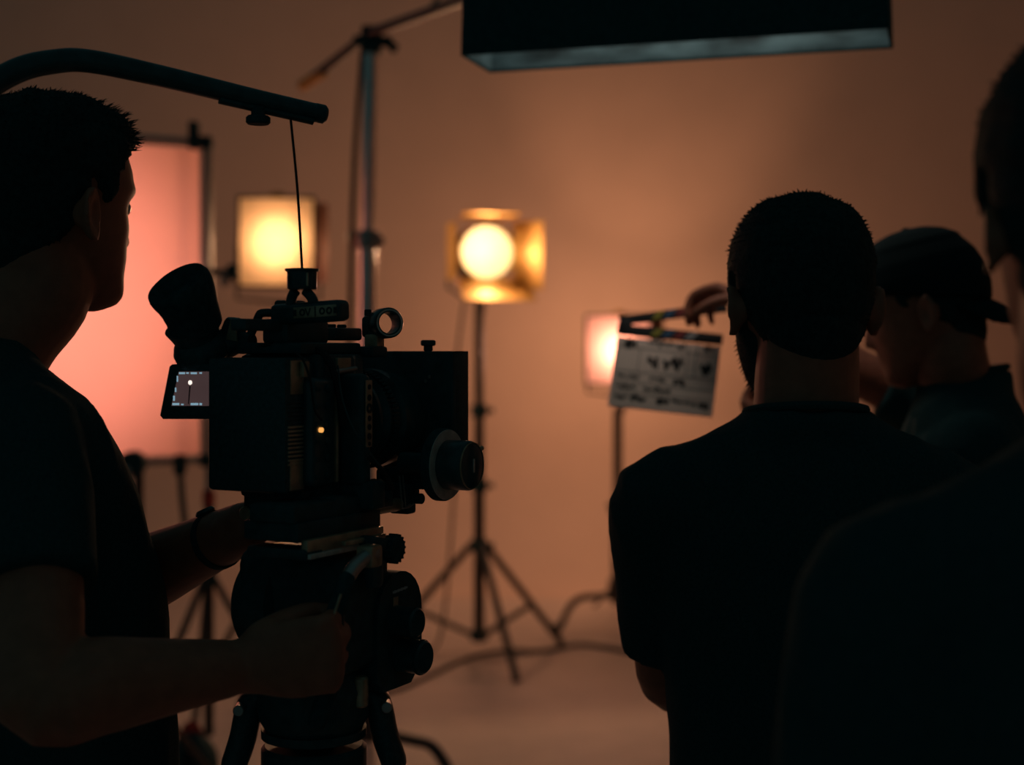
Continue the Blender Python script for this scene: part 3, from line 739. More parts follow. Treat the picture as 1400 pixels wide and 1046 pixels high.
# electronic viewfinder with eyecup
ev0 = LS(326, 470, .045); ev1 = LS(300, 474, .035); ev2 = LS(268, 486, .02)
b = MB(); b.tube([LS(345, 466, .05), LS(322, 468, .05), LS(300, 474, .045), LS(265, 478, .04)], [.008, .013, .016, .016], n=18, sub=3); b.build('viewfinder_hinge', M['black'], cc)
b = MB(); 
axis0 = LS(292, 492, .04); axis1 = LS(258, 405, .0)
ax = (axis1 - axis0).normalized()
Lx = (axis1 - axis0).length
ev = MB(); ev.lathe([(.006, -.004), (.0225, 0), (.0300, .008), (.0308, .018), (.0275, .026), (.0245, .030), (.0262, .036), (.0285, .042), (.0300, .046)], axis0 + Vector((-.009, 0, -.002)), ax, 30); evo = ev.build('viewfinder', M['plastic'], cc)
ec = MB()
base = axis0 + ax * .040 + Vector((-.006, 0, 0)); tip = LS(253, 398, -.008)
axe = (tip - base).normalized()
tilt = Vector((-.42, -.2, .55))
sidev = Vector((1, .1, .35)).normalized()
rings_ = []
perp1 = (sidev - axe * sidev.dot(axe)).normalized(); perp2 = axe.cross(perp1)
for t, rr_, sh_ in [(0, .0235, 0), (.004, .0285, 0), (.016, .0290, 0), (.026, .0300, .001), (.036, .0320, .002), (.042, .0335, .003), (.050, .0345, .004), (.056, .0335, .005), (.060, .030, .005)]:
    rg = []
    for k in range(32):
        a = 2 * PI * k / 32; cut = .0 if t < .03 else (t - .03) * .28 * math.cos(a)
        rg.append(base + axe * (t * 1.0 + cut) + perp1 * rr_ * math.cos(a) + perp2 * rr_ * math.sin(a) - perp1 * sh_)
    rings_.append(rg)
rings_.append([base + axe * .045 + (p - (base + axe * .06)) * .6 for p in rings_[-1]])
ec.loft(rings_); ec.build('eyecup', M['rubber'], evo)
b = MB(); b.box(LS(320, 450, .05), (.020, .024, .024), .006, Matrix.Rotation(R(28), 3, 'Y')); b.build('viewfinder_housing', M['blackgloss'], evo)
b = MB(); fcn = LS(318, 451, .036); b.prism([(-.008, -.010), (.006, -.012), (.004, .008), (-.002, .011)], fcn, (1, 0, 0), (0, 0, 1), .002); b.build('housing_facet', M['bronze'], evo)
# flip-out monitor
m0 = LS(222, 572, .01); m1 = LS(222, 498, .01); 
def mon(px, py): return LS(px, py, .012)
poly = [mon(219, 568), mon(223, 573), mon(292, 573), mon(292, 498), mon(236, 498), mon(232, 501)]
b = MB(); b.loft([poly, [p + Vector((0, .016, 0)) for p in poly]]); mo = b.build('monitor', M['plastic'], cc, angle=20)
scr = [mon(235, 555), mon(288, 555), mon(288, 508), mon(245, 508)]
sm_ = bpy.data.materials.new('monitor_picture'); sm_.use_nodes = True
nt = sm_.node_tree; bs = nt.nodes['Principled BSDF']; tc = nt.nodes.new('ShaderNodeTexCoord'); nz = nt.nodes.new('ShaderNodeTexNoise'); nz.inputs['Scale'].default_value = 25; rp = nt.nodes.new('ShaderNodeValToRGB')
rp.color_ramp.elements[0].color = (.055, .032, .032, 1); rp.color_ramp.elements[1].color = (.085, .052, .052, 1); nt.links.new(tc.outputs['Object'], nz.inputs['Vector']); nt.links.new(nz.outputs['Fac'], rp.inputs[0]); nt.links.new(rp.outputs[0], bs.inputs['Emission Color']); bs.inputs['Emission Strength'].default_value = .75; bs.inputs['Base Color'].default_value = (.01, .01, .012, 1)
o_ = Vector((0, -.0008, 0))
b = MB(); b.loft([[p + o_ for p in scr], [p + Vector((0, .002, 0)) for p in scr]]); so_ = b.build('screen', sm_, mo, smooth=False)
M['scr_w'] = emis('screen_highlight', (1, .85, .75), 1.2); M['scr_t'] = emis('screen_overlay', (.35, .6, .75), .55); M['scr_d'] = mat('screen_dark', (.008, .008, .01), .6)
def onscreen(px, py): return mon(px, py) + Vector((0, -.0016, 0))
b = MB(); b.cyl(onscreen(261, 523) + Vector((0, .0008, 0)), onscreen(261, 523), .0024, n=16); b.build('screen_lamp_image', M['scr_w'], so_)
b = MB(); b.loft([[onscreen(260.2, 528), onscreen(261.6, 528), onscreen(259.4, 552), onscreen(258.4, 552)], [p + Vector((0, .0006, 0)) for p in [onscreen(260.2, 528), onscreen(261.6, 528), onscreen(259.4, 552), onscreen(258.4, 552)]]]); b.build('screen_stand_image', M['scr_d'], so_)
for (xa, ya, xb, yb) in [(246, 509, 254, 511.5), (256, 509, 259, 511), (262, 509, 270, 511.5), (274, 509, 277, 511), (237, 551, 246, 554), (249, 552, 252, 554), (262, 551, 272, 554), (274, 551, 277, 554), (238, 541, 240, 548), (243, 514, 244.4, 522), (240.5, 530, 242, 536)]:
    r4 = [onscreen(xa, yb), onscreen(xb, yb), onscreen(xb, ya), onscreen(xa, ya)]
    b = MB(); b.loft([r4, [p + Vector((0, .0006, 0)) for p in r4]]); b.build('screen_readout', M['scr_t'], so_, smooth=False)
# shoe clamp and hook cup on the bar
b = MB()
for xa, xb in ((404, 398), (418, 428)):
    b.tube([LS(xa, 398, .05), LS((xa + xb) / 2 - (1 if xa < 410 else -1), 404, .05), LS(xb, 411, .05), LS(xb, 418, .05)], [(.0052, .006)] * 4, n=10, sub=3)
b.build('shoe_clamp', M['black'], cc)
cb0 = LS(413, 396, .05); cb1 = LS(413, 369, .05)
b = MB(); b.lathe([(.004, 0), (.0145, 0), (.0155, .0015), (.0155, .0185), (.0178, .0195), (.0178, .0215), (.004, .0215)], cb0, (0, 0, 1), 28); cu = b.build('hook_cup', M['blackgloss'], cc)
b = MB(); b.box(cb0 + Vector((.0125, -.009, .010)), (.004, .001, .014), .0003); b.build('cup_label', M['bronze'], cu)
# rod ring at the front of the handle
rc = LS(527, 442, .17)
rdir = Vector((.80, -.60, .03)).normalized()
b = MB(); b.lathe([(.0120, -.013), (.0160, -.013), (.0170, -.011), (.0170, .011), (.0160, .013), (.0120, .013), (.0117, .011), (.0117, -.011)], rc, rdir, 36, True); rg = b.build('rod_ring', M['blackgloss'], cc)
b = MB(); b.ring(rc + rdir * .0132, rdir, .0152, .0135, .0008, 36); b.build('ring_rim', M['grey'], rg)
b = MB(); b.box(LS(506, 447, .17), (.016, .014, .024), .004); b.cyl(LS(503, 432, .17), LS(503, 423, .17), .004, n=12, bev=.0008); b.build('ring_clamp', M['black'], rg)
b = MB(); b.box(LS(512, 470, .17), (.018, .016, .022), .003); b.build('ring_post', M['bronze'], rg)
b = MB(); b.box(LS(505, 481, .16), (.030, .03, .012), .003); b.build('ring_foot', M['black'], rg)
# cables on the camera
def cab(name, pts, r=.0016, m='rope'): b = MB(); b.tube(pts, r, n=7, sub=5); return b.build(name, M[m], cc)
cab('thin_cable', [LS(404, 482, .02), L(414, 492, .066), L(424, 520, .068), L(430, 560, .07), L(440, 575, .072)], .0012)
cab('thin_cable', [L(462, 500, .062), L(468, 545, .075), L(485, 590, .092), L(510, 625, .10), L(532, 655, .10)], .0010, 'black')
cab('thick_cable', [L(420, 470, .03), L(448, 490, .055), L(462, 530, .064), L(470, 580, .066)], .004)
cab('thick_cable', [LS(330, 478, .05), LS(352, 474, .04), LS(375, 472, .04), LS(398, 480, .05)], .0028)
cab('video_cable', [L(505, 625, .095), L(520, 640, .10), L(530, 655, .10), L(536, 668, .098)], .003)
# shiny little rail on the lens support
b = MB(); a0_, a1_ = L(456, 509, .055), L(486, 504, .055); b.tube([a0_, a1_], .003, n=10); b.build('lens_support_rail', M['steel'], cc)
b = MB(); b.box(L(466, 497, .05), (.01, .025, .012), .001); b.build('mount_lever', M['bronze'], cc)
b = MB(); b.cyl(L(483, 512, .05), L(483, 486, .05), .0022, n=8); b.build('mount_pin', M['steel'], cc)

# ------------------------------------------------------------------ tripod with fluid head
hc = Vector((-.185, 1.505, 0))            # centre of the head, world
tr = empty('tripod', (hc.x, hc.y, 0), 'black video tripod with fluid head carrying the cinema camera', 'tripod', rotz=-R(TH))
def TL(px, py, r):
    q = (px - 700) / F; x0 = hc.x + Rr.x * r; y0 = hc.y + Rr.y * r
    s = (q * y0 - x0) / (U.x - q * U.y); return Vector((r, s, EYE - (py - HOR) / F * (y0 + U.y * s)))
def TS(px, py, s):
    q = (px - 700) / F; x0 = hc.x + U.x * s; y0 = hc.y + U.y * s
    r = (q * y0 - x0) / (Rr.x - q * Rr.y); return Vector((r, s, EYE - (py - HOR) / F * (y0 + Rr.y * r)))
# sliding plate under the camera: long rails along the shooting axis
pA = TL(424, 764, .040); pB = TL(528, 724, .040); zpl = (pA.z + pB.z) / 2
s0, s1 = pA.y, pB.y
b = MB(); b.box((-.004, (s0 + s1) / 2, zpl + .018), (.068, s1 - s0 + .012, .020), .003); spl = b.build('sliding_plate', M['black'], tr)
b = MB(); b.box((.033, (s0 + s1) / 2, zpl + .004), (.008, s1 - s0, .013), .001); b.build('plate_rail', M['bronze'], spl)
b = MB(); b.box((.044, (s0 + s1) / 2 + .02, zpl + .002), (.006, (s1 - s0) * .55, .005), .001); b.build('plate_edge', M['bronze'], spl)
b = MB(); b.box((.037, (s0 + s1) / 2, zpl - .0055), (.008, s1 - s0, .005), .001); b.build('plate_scale', M['grey'], spl)
b = MB(); b.box((.0, (s0 + s1) / 2 + .012, zpl + .036), (.056, .18, .018), .003); b.box((.02, s1 - .02, zpl + .045), (.05, .025, .03), .004); b.build('bridge_plate', M['black'], tr)
b = MB(); b.cyl((.03, s1 - .005, zpl + .040), (.03, s1 + .012, zpl + .040), .007, n=14, bev=.001); b.build('lock_knob', M['rubber'], tr)
b = MB(); b.box((.0, s0 + .012, zpl - .004), (.075, .03, .012), .004); b.build('plate_seat', M['black'], tr)
# head body
zc = TS(0, 0, 0).z
zH1 = EYE - (745 - HOR) / F * 1.49; zH0 = EYE - (938 - HOR) / F * 1.49
b = MB()
b.box((-.030, .0, (zH1 + zH0) / 2 + .005), (.138, .100, zH1 - zH0 - .02), .018, seg=4)
b.lathe([(.03, -.104), (.050, -.102), (.056, -.096), (.056, -.085), (.062, -.082), (.062, -.05), (.05, -.045), (.05, 0)], (0, 0, (zH0 + zH1) / 2 + .006), (1, 0, 0), 36)
fh = b.build('fluid_head', M['black'], tr)
b = MB(); b.lathe([(.02, -.109), (.040, -.108), (.043, -.105), (.043, -.100), (.02, -.098)], (0, 0, (zH0 + zH1) / 2 + .01), (1, 0, 0), 32); b.build('left_drag_dial', M['rubber'], fh)
b = MB(); b.box((-.110, .01, (zH0 + zH1) / 2 - .012), (.010, .02, .018), .002); b.build('dial_stop', M['rubber'], fh)
# right side plate with print and knobs
rp_ = .043
c1 = TL(553, 855, rp_); sc0 = TL(541, 855, rp_).y; sc1 = TL(566, 855, rp_).y
ptop = TL(553, 779, rp_).z; pbot = TL(553, 936, rp_).z
hw_ = .044; yc = c1.y - .010
poly = [(-hw_, pbot + .012 - c1.z), (-hw_ + .012, pbot - c1.z), (hw_ - .022, pbot - c1.z), (hw_, pbot + .02 - c1.z)]
for k in range(13):
    a = PI * k / 12; poly.append((hw_ * math.cos(a), (ptop - c1.z - hw_) + hw_ * math.sin(a)))
b = MB(); b.prism(poly, (rp_ - .012, yc, c1.z), (0, 1, 0), (0, 0, 1), .026); pl_ = b.build('drag_housing', M['black'], fh)
def on_plate(px, py): p = TL(px, py, rp_ + .0015); return p
q0, q1 = on_plate(538, 810), on_plate(556, 803)
for i in range(9):
    p = q0.lerp(q1, i / 8); b = MB(); b.box(p, (.0006, .0028, .0022 + .001 * (i % 2))); b.build('plate_lettering', M['whiteprint'], pl_)
b = MB(); b.box(on_plate(541, 823), (.0006, .0095, .0105)); b.build('plate_square_print', M['bronze'], pl_)
for (px, py, r_, l_) in ((565, 849, .0165, .024), (573, 896, .0185, .026)):
    p = TL(px - 19, py, rp_ + .006)
    b = MB(); b.cyl(p - Vector((.012, 0, 0)), p + Vector((l_, 0, 0)), r_, r_ * .97, 26, .002); kq = b.build('drag_knob', M['blackgloss'], fh)
    kr = MB(); kr.ring(p + Vector((l_ * .8, 0, 0)), (1, 0, 0), r_ + .0006, r_ - .001, .002, 26); kr.build('knob_ring', M['rubber'], kq)
    b = MB(); b.cyl(p - Vector((.016, 0, 0)), p - Vector((.008, 0, 0)), r_ * .6, n=18); b.build('knob_stem', M['rubber'], fh)
# tilt lock with knurled end (top right)
k0 = TL(528, 750, .055); 
b = MB(); b.box(k0 + Vector((-.005, -.01, .006)), (.022, .04, .014), .004, Matrix.Rotation(R(-12), 3, 'X')); b.box(k0 + Vector((-.002, -.02, -.014)), (.014, .022, .05), .006); b.build('pan_lever_bracket', M['black'], fh)
kk = TL(536, 750, .058); b = MB(); b.cyl(kk - Vector((.005, 0, 0)), kk + Vector((.008, 0, 0)), .0145, n=24, bev=.0015); ko = b.build('knurled_knob', M['rubber'], fh)
for k in range(16):
    a = 2 * PI * k / 16; b = MB(); b.box(kk + Vector((.002, .0145 * math.cos(a), .0145 * math.sin(a))), (.011, .0025, .0025), .0005); b.build('knurl', M['rubber'], ko)
# pan handle: curved bar down into the operator's fist
def tloc(v): return Matrix.Rotation(R(TH), 3, 'Z') @ (Vector(v) - Vector((hc.x, hc.y, 0)))
fist = rw + Vector((.10, .035, .0))
ph = [at(511, 756, 1.43), at(497, 764, 1.42), at(484, 776, 1.41), at(474, 792, 1.40), at(467, 815, 1.395), at(457, 845, 1.39), fist + Vector((.0, .002, .0)), fist + Vector((-.02, .004, -.06))]
ph = [tloc(v) for v in ph]
b = MB(); b.tube(ph[:4], .0075, n=16, sub=5, cap='round'); po = b.build('pan_handle', M['steel'], tr)
b = MB(); b.tube(ph[3:], [.0085, .009, .009, .010, .010], n=16, sub=4, cap='round'); b.build('handle_grip', M['rubber'], po)
b = MB(); b.box(tloc(at(505, 760, 1.43)), (.02, .02, .022), .003); b.build('handle_clamp', M['bronze'], po)
b = MB(); e_ = [tloc(at(466, 812, 1.378)), tloc(at(455, 846, 1.374))]; b.tube(e_, .0016, n=8); b.build('handle_seam', M['bronze'], po)
# bowl and legs
zb0 = zH0
b = MB(); b.lathe([(.05, .012), (.058, 0), (.062, -.01), (.060, -.02), (.060, -.026), (.060, -.034), (.058, -.044), (.054, -.05), (.05, -.058)], (-.03, 0, zb0 + .004), (0, 0, 1), 40); b.build('bowl', M['black'], tr)
b = MB(); b.cyl((.030, .0, zb0 + .010), (.030, .0, zb0 - .022), .008, n=16, bev=.002); b.build('bowl_lock', M['bronze'], tr)
zsp = EYE - (1010 - HOR) / F * 1.5; 
b = MB(); b.cyl((-.03, 0, zsp - .010), (-.03, 0, zsp - .05), .056, n=32, bev=.004); b.cyl((-.03, 0, zb0 - .04), (-.03, 0, zsp - .03), .026, n=24); b.cyl((-.03, 0, zb0 - .05), (-.03, 0, zsp - .001), .056, n=32); b.build('levelling_column', M['black'], tr)
cT = Vector((-.03, 0, 0))
Rw = Matrix.Rotation(R(TH), 3, 'Z')
for i, ang in enumerate((182, 8, 92)):
    dw = Rw @ Vector((math.cos(R(ang)), math.sin(R(ang)), 0)) if True else None
    d3 = Vector((dw.x, dw.y, 0)).normalized()
    top = cT + d3 * .064 + Vector((0, 0, zb0 - .026)); kn_ = cT + d3 * .085 + Vector((0, 0, zb0 - .090)); ft = cT + d3 * .42 + Vector((0, 0, .012))
    side = Vector((-d3.y, d3.x, 0))
    b = MB(); b.tube([top - d3 * .006 + Vector((0, 0, .010)), top + d3 * .004, top.lerp(kn_, .55), kn_], [(.018, .010), (.020, .014), (.020, .0145), (.018, .014)], n=16, sub=4, cap='round', ref=side); lg = b.build('leg', M['plastic'], tr)
    for sd in (-1, 1):
        b = MB(); b.cyl(kn_ + side * .012 * sd, kn_.lerp(ft, .62) + side * .012 * sd, .0085, n=14); b.build('leg_tube', M['blackgloss'], lg)
    b = MB(); b.cyl(kn_.lerp(ft, .55), ft, .0095, n=14); b.build('leg_tube', M['blackgloss'], lg)
    b = MB(); b.sphere(ft, .016, 14, (1, 1, .75)); b.build('foot', M['rubber'], lg)
    b = MB(); b.cyl(top + d3 * .012 - side * .028, top + d3 * .012 + side * .028, .006, n=12, bev=.001); b.build('hinge_pin', M['steel'], lg)

# ------------------------------------------------------------------ support rig over the operator's head
rgp = [(-300, 620, 1.37), (-250, 420, 1.37), (-150, 240, 1.38), (-40, 138, 1.40), (20, 98, 1.41), (75, 84, 1.42), (125, 84, 1.43), (220, 104, 1.455), (340, 133, 1.49), (432, 154, 1.52)]
rgp = [at(*p) for p in rgp]
sr = empty('body_support_rig', (rgp[0].x, rgp[0].y, 0), 'black curved support arm arching over the camera operator\'s head', 'camera support')
b = MB(); b.tube(rgp, [.013, .013, .0125, .0125, .0125, .0122, .0118, .0112, .0105, .0098], n=20, sub=6, cap='flat'); wbuild(b, 'arm', M['blackgloss'], sr)
tipd = (rgp[-1] - rgp[-2]).normalized()
b = MB(); b.cyl(rgp[-1] - tipd * .004, rgp[-1] + tipd * .012, .0102, n=22, bev=.003); wbuild(b, 'end_cap', M['plastic'], sr)
b = MB(); u0 = at(300, 137, 1.475); u1 = at(428, 166, 1.515); b.tube([u0, u1], [(.004, .006), (.004, .006)], n=10); wbuild(b, 'pulley_rail', M['black'], sr)
kb = at(353, 146, 1.49)
b = MB(); b.cyl(kb, kb - Vector((0, 0, .012)), .0075, n=16); b.cyl(kb - Vector((0, 0, .0095)), kb - Vector((0, 0, .0185)), .0128, n=24, bev=.002); wbuild(b, 'tension_knob', M['rubber'], sr)
c_top = at(397, 158, 1.505); cupw = cc.matrix_basis @ (cb0 + Vector((0, 0, .0215)))
b = MB(); b.tube([c_top, c_top.lerp(cupw, .5) + Vector((.0015, 0, 0)), cupw], .0014, n=8, sub=4); wbuild(b, 'line', M['rope'], sr)
bp = lf  # back plate and straps of the vest
lfo = local_frame(op_root, 45, 1.028)
b = MB(); bpp = lfo(0, -.165, 1.25); b.box(bpp, (.10, .02, .40), .008, Matrix.Rotation(-R(45), 3, 'Z')); wbuild(b, 'back_plate', M['plastic'], sr)
b = MB(); b.tube([rgp[0], rgp[0].lerp(lfo(0, -.18, 1.42), .6), lfo(0, -.178, 1.42), lfo(0, -.176, 1.15)], .014, n=16, sub=5); wbuild(b, 'arm_post', M['black'], sr)
ring_pts = [lfo(.195 * math.cos(2 * PI * k / 32), .01 + .150 * math.sin(2 * PI * k / 32), 1.0) for k in range(33)]
b = MB(); b.tube(ring_pts, [(.004, .03)] * 33, n=10, ref=(1, 0, 0)); wbuild(b, 'hip_belt', M['rubber'], sr)

# ------------------------------------------------------------------ clapperboard
hingeP = at(846, 448, 2.84); right_ = at(987, 462, 2.80)
sx_ = (right_ - hingeP); width = sx_.length; X_ = sx_.normalized()
dn = at(836, 556, 2.795) - at(847, 452, 2.845); dn = (dn - X_ * dn.dot(X_)); Hh = dn.length; Y_ = -dn.normalized()
Nn = X_.cross(Y_).normalized()
if Nn.y > 0: Nn = -Nn
cl = empty('clapperboard', hingeP + Y_ * -Hh, 'white film clapperboard with coloured sticks held open by the capped man', 'clapperboard')
o0 = hingeP
b = MB(); rotc = Matrix((X_, Nn * -1, Y_)).transposed()
bc = o0 + X_ * width / 2 - Y_ * (Hh / 2 + .012); b.box(bc, (width, .006, Hh - .014), .002, rotc); bo = wbuild(b, 'board', M['board'], cl)
b = MB(); b.box(o0 + X_ * width / 2 - Y_ * .004, (width + .004, .010, .021), .002, rotc); ls_ = wbuild(b, 'lower_stick', M['ink'], cl)
stripe = ['whiteprint', 'yellow', 'greenprint', 'blueprint', 'redprint', 'whiteprint']
def stick_stripes(o, X, Y, par):
    for i, c_ in enumerate(['yellow', 'blueprint', 'redprint', 'whiteprint']):
        u = [.34, .45, .56, .67][i] * width; hh_ = .008; k_ = .006
        pl = [(u - k_, -hh_), (u + .016 - k_, -hh_), (u + .016 + k_, hh_), (u + k_, hh_)]
        b = MB(); b.prism(pl, o - Y * .004 + Nn * .0054, X, Y, .0008); wbuild(b, 'stripe', M[c_], cl, parent=par, smooth=False)
stick_stripes(o0, X_, Y_, ls_)
hv = at(1003, 413, 2.80) - at(850, 437, 2.84); X2 = (hv - Nn * hv.dot(Nn)).normalized(); Y2 = (Y_ - X2 * Y_.dot(X2)).normalized()
o2 = o0 + Y_ * .014; rot2 = Matrix((X2, Nn * -1, Y2)).transposed()
b = MB(); b.box(o2 + X2 * width * .52, (width * 1.05, .010, .019), .002, rot2); us = wbuild(b, 'upper_stick', M['ink'], cl)
stick_stripes(o2 + Y2 * .004, X2, Y2, us)
b = MB(); b.box(o0 + X_ * .012 + Y_ * .005, (.026, .013, .034), .003, rotc); b.cyl(o0 + X_ * .008 + Y_ * .006 - Nn * .009, o0 + X_ * .008 + Y_ * .006 + Nn * .009, .004, n=12); wbuild(b, 'hinge', M['ink'], cl)
def sb_line(x0, y0, x1, y1, wd, m='ink', par=None, name='printed_line'):
    """fractions of the board: x right 0..1, y down 0..1"""
    a = o0 + X_ * width * x0 - Y_ * (.016 + (Hh - .018) * y0); c_ = o0 + X_ * width * x1 - Y_ * (.016 + (Hh - .018) * y1)
    b = MB(); d = (c_ - a); n = d.normalized().cross(Nn) * wd / 2; f_ = Nn * .0034
    b.loft([[a + n + f_, c_ + n + f_, c_ - n + f_, a - n + f_], [p + Nn * .0005 for p in (a + n + f_, c_ + n + f_, c_ - n + f_, a - n + f_)]]); wbuild(b, name, M[m], cl, parent=bo, smooth=False)
for y in (.17, .52, .68, .83): sb_line(.02, y, .98, y, .0010)
sb_line(.24, .17, .24, .52, .001); sb_line(.70, .02, .70, .52, .001); sb_line(.78, .02, .78, .52, .001)
def scrawl(x0, y0, w_, h_, n, th, seed):
    n *= 2; rnd = random.Random(seed); p = (x0, y0 + h_ * .5)
    for i in range(n):
        q_ = (x0 + w_ * (i + 1) / n + rnd.uniform(-.012, .012), y0 + h_ * (rnd.random() * .5 + .5 * (i % 2))); sb_line(*p, *q_, th * 1.0, name='handwriting'); p = q_
for a_ in [(.07, .03, .13, .18, 7, .004, 1), (.30, .02, .36, .11, 12, .003, 2), (.84, .02, .10, .12, 4, .003, 3), (.33, .26, .10, .2, 4, .004, 4), (.47, .22, .18, .24, 6, .0048, 5), (.83, .22, .10, .28, 5, .004, 6),
           (.05, .56, .22, .08, 9, .0028, 7), (.36, .56, .16, .07, 7, .0025, 8), (.60, .55, .10, .11, 6, .0048, 9), (.05, .71, .20, .08, 9, .003, 10), (.32, .71, .26, .09, 11, .0036, 11), (.05, .86, .12, .08, 6, .003, 12), (.21, .85, .14, .10, 8, .0048, 13), (.46, .85, .12, .11, 7, .005, 14), (.60, .86, .24, .07, 10, .003, 15), (.86, .85, .09, .12, 6, .0048, 16)]:
    scrawl(*a_)

# ------------------------------------------------------------------ light stands and lamps
def knob(p, d, r=.016, l=.03):
    b = MB(); b.cyl(p, Vector(p) + Vector(d).normalized() * l, r * .5, n=12); e = Vector(p) + Vector(d).normalized() * l
    b.cyl(e, e + Vector(d).normalized() * r, r, n=16, bev=r * .15); return b
def tripod_stand(root, x, y, top, jz, angs, rad, hubz=.12, r=.028):
    """jz: height of the leg collar, hubz: height of the brace hub"""
    sec = [(hubz - .03, jz + .30, r), (jz + .25, top * .55 + .25, r * .92), (top * .5 + .2, top, r * .84)]
    for z0_, z1_, rr_ in sec:
        b = MB(); b.cyl((x, y, z0_), (x, y, z1_), rr_, n=18); wbuild(b, 'pole', M['standblack'], root)
    for z_ in (jz, jz + .30, top * .55 + .25):
        b = MB(); b.cyl((x, y, z_ - .03), (x, y, z_ + .03), r * 1.55, n=20, bev=.004); cl_ = wbuild(b, 'collar', M['rubber'], root)
        b = knob(Vector((x + r, y, z_)), (1, -.3, 0)); wbuild(b, 'knob', M['rubber'], root, parent=None)
    b = MB(); b.cyl((x, y, hubz - .025), (x, y, hubz + .025), r * 1.6, n=20, bev=.004); wbuild(b, 'brace_hub', M['rubber'], root)
    for a in angs:
        d3 = Vector((math.cos(R(a)), math.sin(R(a)), 0)); t_ = Vector((x, y, jz)) + d3 * r * 1.4; f_ = Vector((x, y, .012)) + d3 * rad
        b = MB(); b.cyl(t_, f_, .019, n=14); lg = wbuild(b, 'leg', M['standblack'], root)
        m_ = t_.lerp(f_, .60)
        b = MB(); b.cyl(Vector((x, y, hubz)) + d3 * r, m_, .014, n=12); wbuild(b, 'brace', M['standblack'], root)
        b = MB(); b.cyl(f_ + (t_ - f_).normalized() * .05, f_, .017, n=14, bev=.004); wbuild(b, 'rubber_foot', M['rubber'], root, parent=lg)

# fresnel lamp on its tripod stand (middle)
x2, y2 = -.1655, 7.15
ls2 = empty('light_stand', (x2, y2, 0), 'black tripod light stand with open legs in the middle of the backdrop', 'light stand', 'studio light stands')
tripod_stand(ls2, x2, y2, 1.82, .575, (39, -70, 164), .55)
def lamp_square(name, label, pos, yaw, w_, h_, gel, power, front_power, color, bulb_d=.11, leak=0, tilt=0, offs=(0, 0), bulb_color=None):
    """soft lamp: box housing with a bulb behind a square gel held in a frame"""
    rt = empty(name, pos, label, 'studio lamp', 'lit studio lamps', rotz=R(yaw))
    # local: -Y is the front (towards the photographer when yaw = 0)
    b = MB()
    bk = .22; a_ = .6
    fr = [(-w_ / 2, 0, -h_ / 2), (w_ / 2, 0, -h_ / 2), (w_ / 2, 0, h_ / 2), (-w_ / 2, 0, h_ / 2)]
    ba = [(x * a_, bk, z * a_) for x, _, z in fr]
    fi = [(x * .97, 0.0, z * .97) for x, _, z in fr]; bi = [(x * .95, bk - .008, z * .95) for x, _, z in ba]
    b.add(fr + ba + fi + bi, [(0, 1, 5, 4), (1, 2, 6, 5), (2, 3, 7, 6), (3, 0, 4, 7), (4, 5, 6, 7), (8, 12, 13, 9), (9, 13, 14, 10), (10, 14, 15, 11), (11, 15, 12, 8), (12, 15, 14, 13), (0, 8, 9, 1), (1, 9, 10, 2), (2, 10, 11, 3), (3, 11, 8, 0)])
    hs = b.build('housing', M['standblack'], rt, angle=20)
    b = MB(); b.box((0, -.004, 0), (w_ * .985, .0025, h_ * .985)); b.build('gel', M[gel], rt, smooth=False)
    for sx in (-1, 1):
        b = MB(); b.box((sx * w_ / 2, -.004, 0), (.012, .014, h_ + .012), .002); b.build('frame_bar', M['standblack'], rt)
        b = MB(); b.box((0, -.004, sx * h_ / 2), (w_ + .012, .014, .012), .002); b.build('frame_bar', M['standblack'], rt)
    b = MB(); b.box((.0, .03, h_ / 2 + .016), (.06, .03, .02), .004); b.build('top_clip', M['brassdoor'], rt)
    b = MB(); b.box((w_ / 2 + .03, .05, 0), (.004, .10, h_ * .9), .001, Matrix.Rotation(R(-28), 3, 'Z')); b.build('barn_door', M['red_door'], rt)
    b = MB(); b.tube([(-w_ / 2 - .02, .10, 0), (-w_ / 2 - .02, .10, -h_ / 2 - .05), (0, .10, -h_ / 2 - .07), (w_ / 2 + .02, .10, -h_ / 2 - .05), (w_ / 2 + .02, .10, 0)], .008, n=10); b.cyl((0, .10, -h_ / 2 - .16), (0, .10, -h_ / 2 - .06), .016, n=14); b.build('yoke', M['standblack'], rt)
    b = MB(); b.sphere((offs[0], bulb_d + .04, offs[1]), .02, 14); b.build('bulb', M['bulb'], rt)
    pw = Matrix.Rotation(R(yaw), 4, 'Z')
    li = light('bulb_light', 'POINT', (0, 0, 0), power, bulb_color or BULB, radius=.015); li.parent = rt; li.location = (offs[0], bulb_d, offs[1])
    lf_ = light('beam_light', 'SPOT', (0, 0, 0), front_power, color, angle=140, blend=.8, radius=.03); lf_.parent = rt; lf_.location = (0, -.07, 0); lf_.rotation_euler = (R(90 + tilt), 0, PI)
    return rt
M['red_door'] = mat('red_glow_barn_door', (.35, .12, .05), .5, .2)  # reddish lamp glow put into the door's base colour
AMB = (1, .55, .29); PINK = (1, .48, .33); SPILL = (1, .50, .265); BULB = (1, .69, .53); BULBP = (1, .60, .48)
p1_ = at(378, 331, 6.5)
l1 = lamp_square('studio_lamp', 'square amber-gelled studio lamp glowing behind the camera\'s cable', p1_, 3, .345, .41, 'gel_amber', P_GEL1, P_FRONT1, AMB, .072)
ls1 = empty('light_stand', (p1_.x, p1_.y + .1, 0), 'black light stand under the square amber lamp, mostly behind the camera', 'light stand', 'studio light stands')
tripod_stand(ls1, p1_.x, p1_.y + .1, p1_.z - .33, .60, (20, 140, 260), .5)
p3_ = at(845, 478, 7.75)
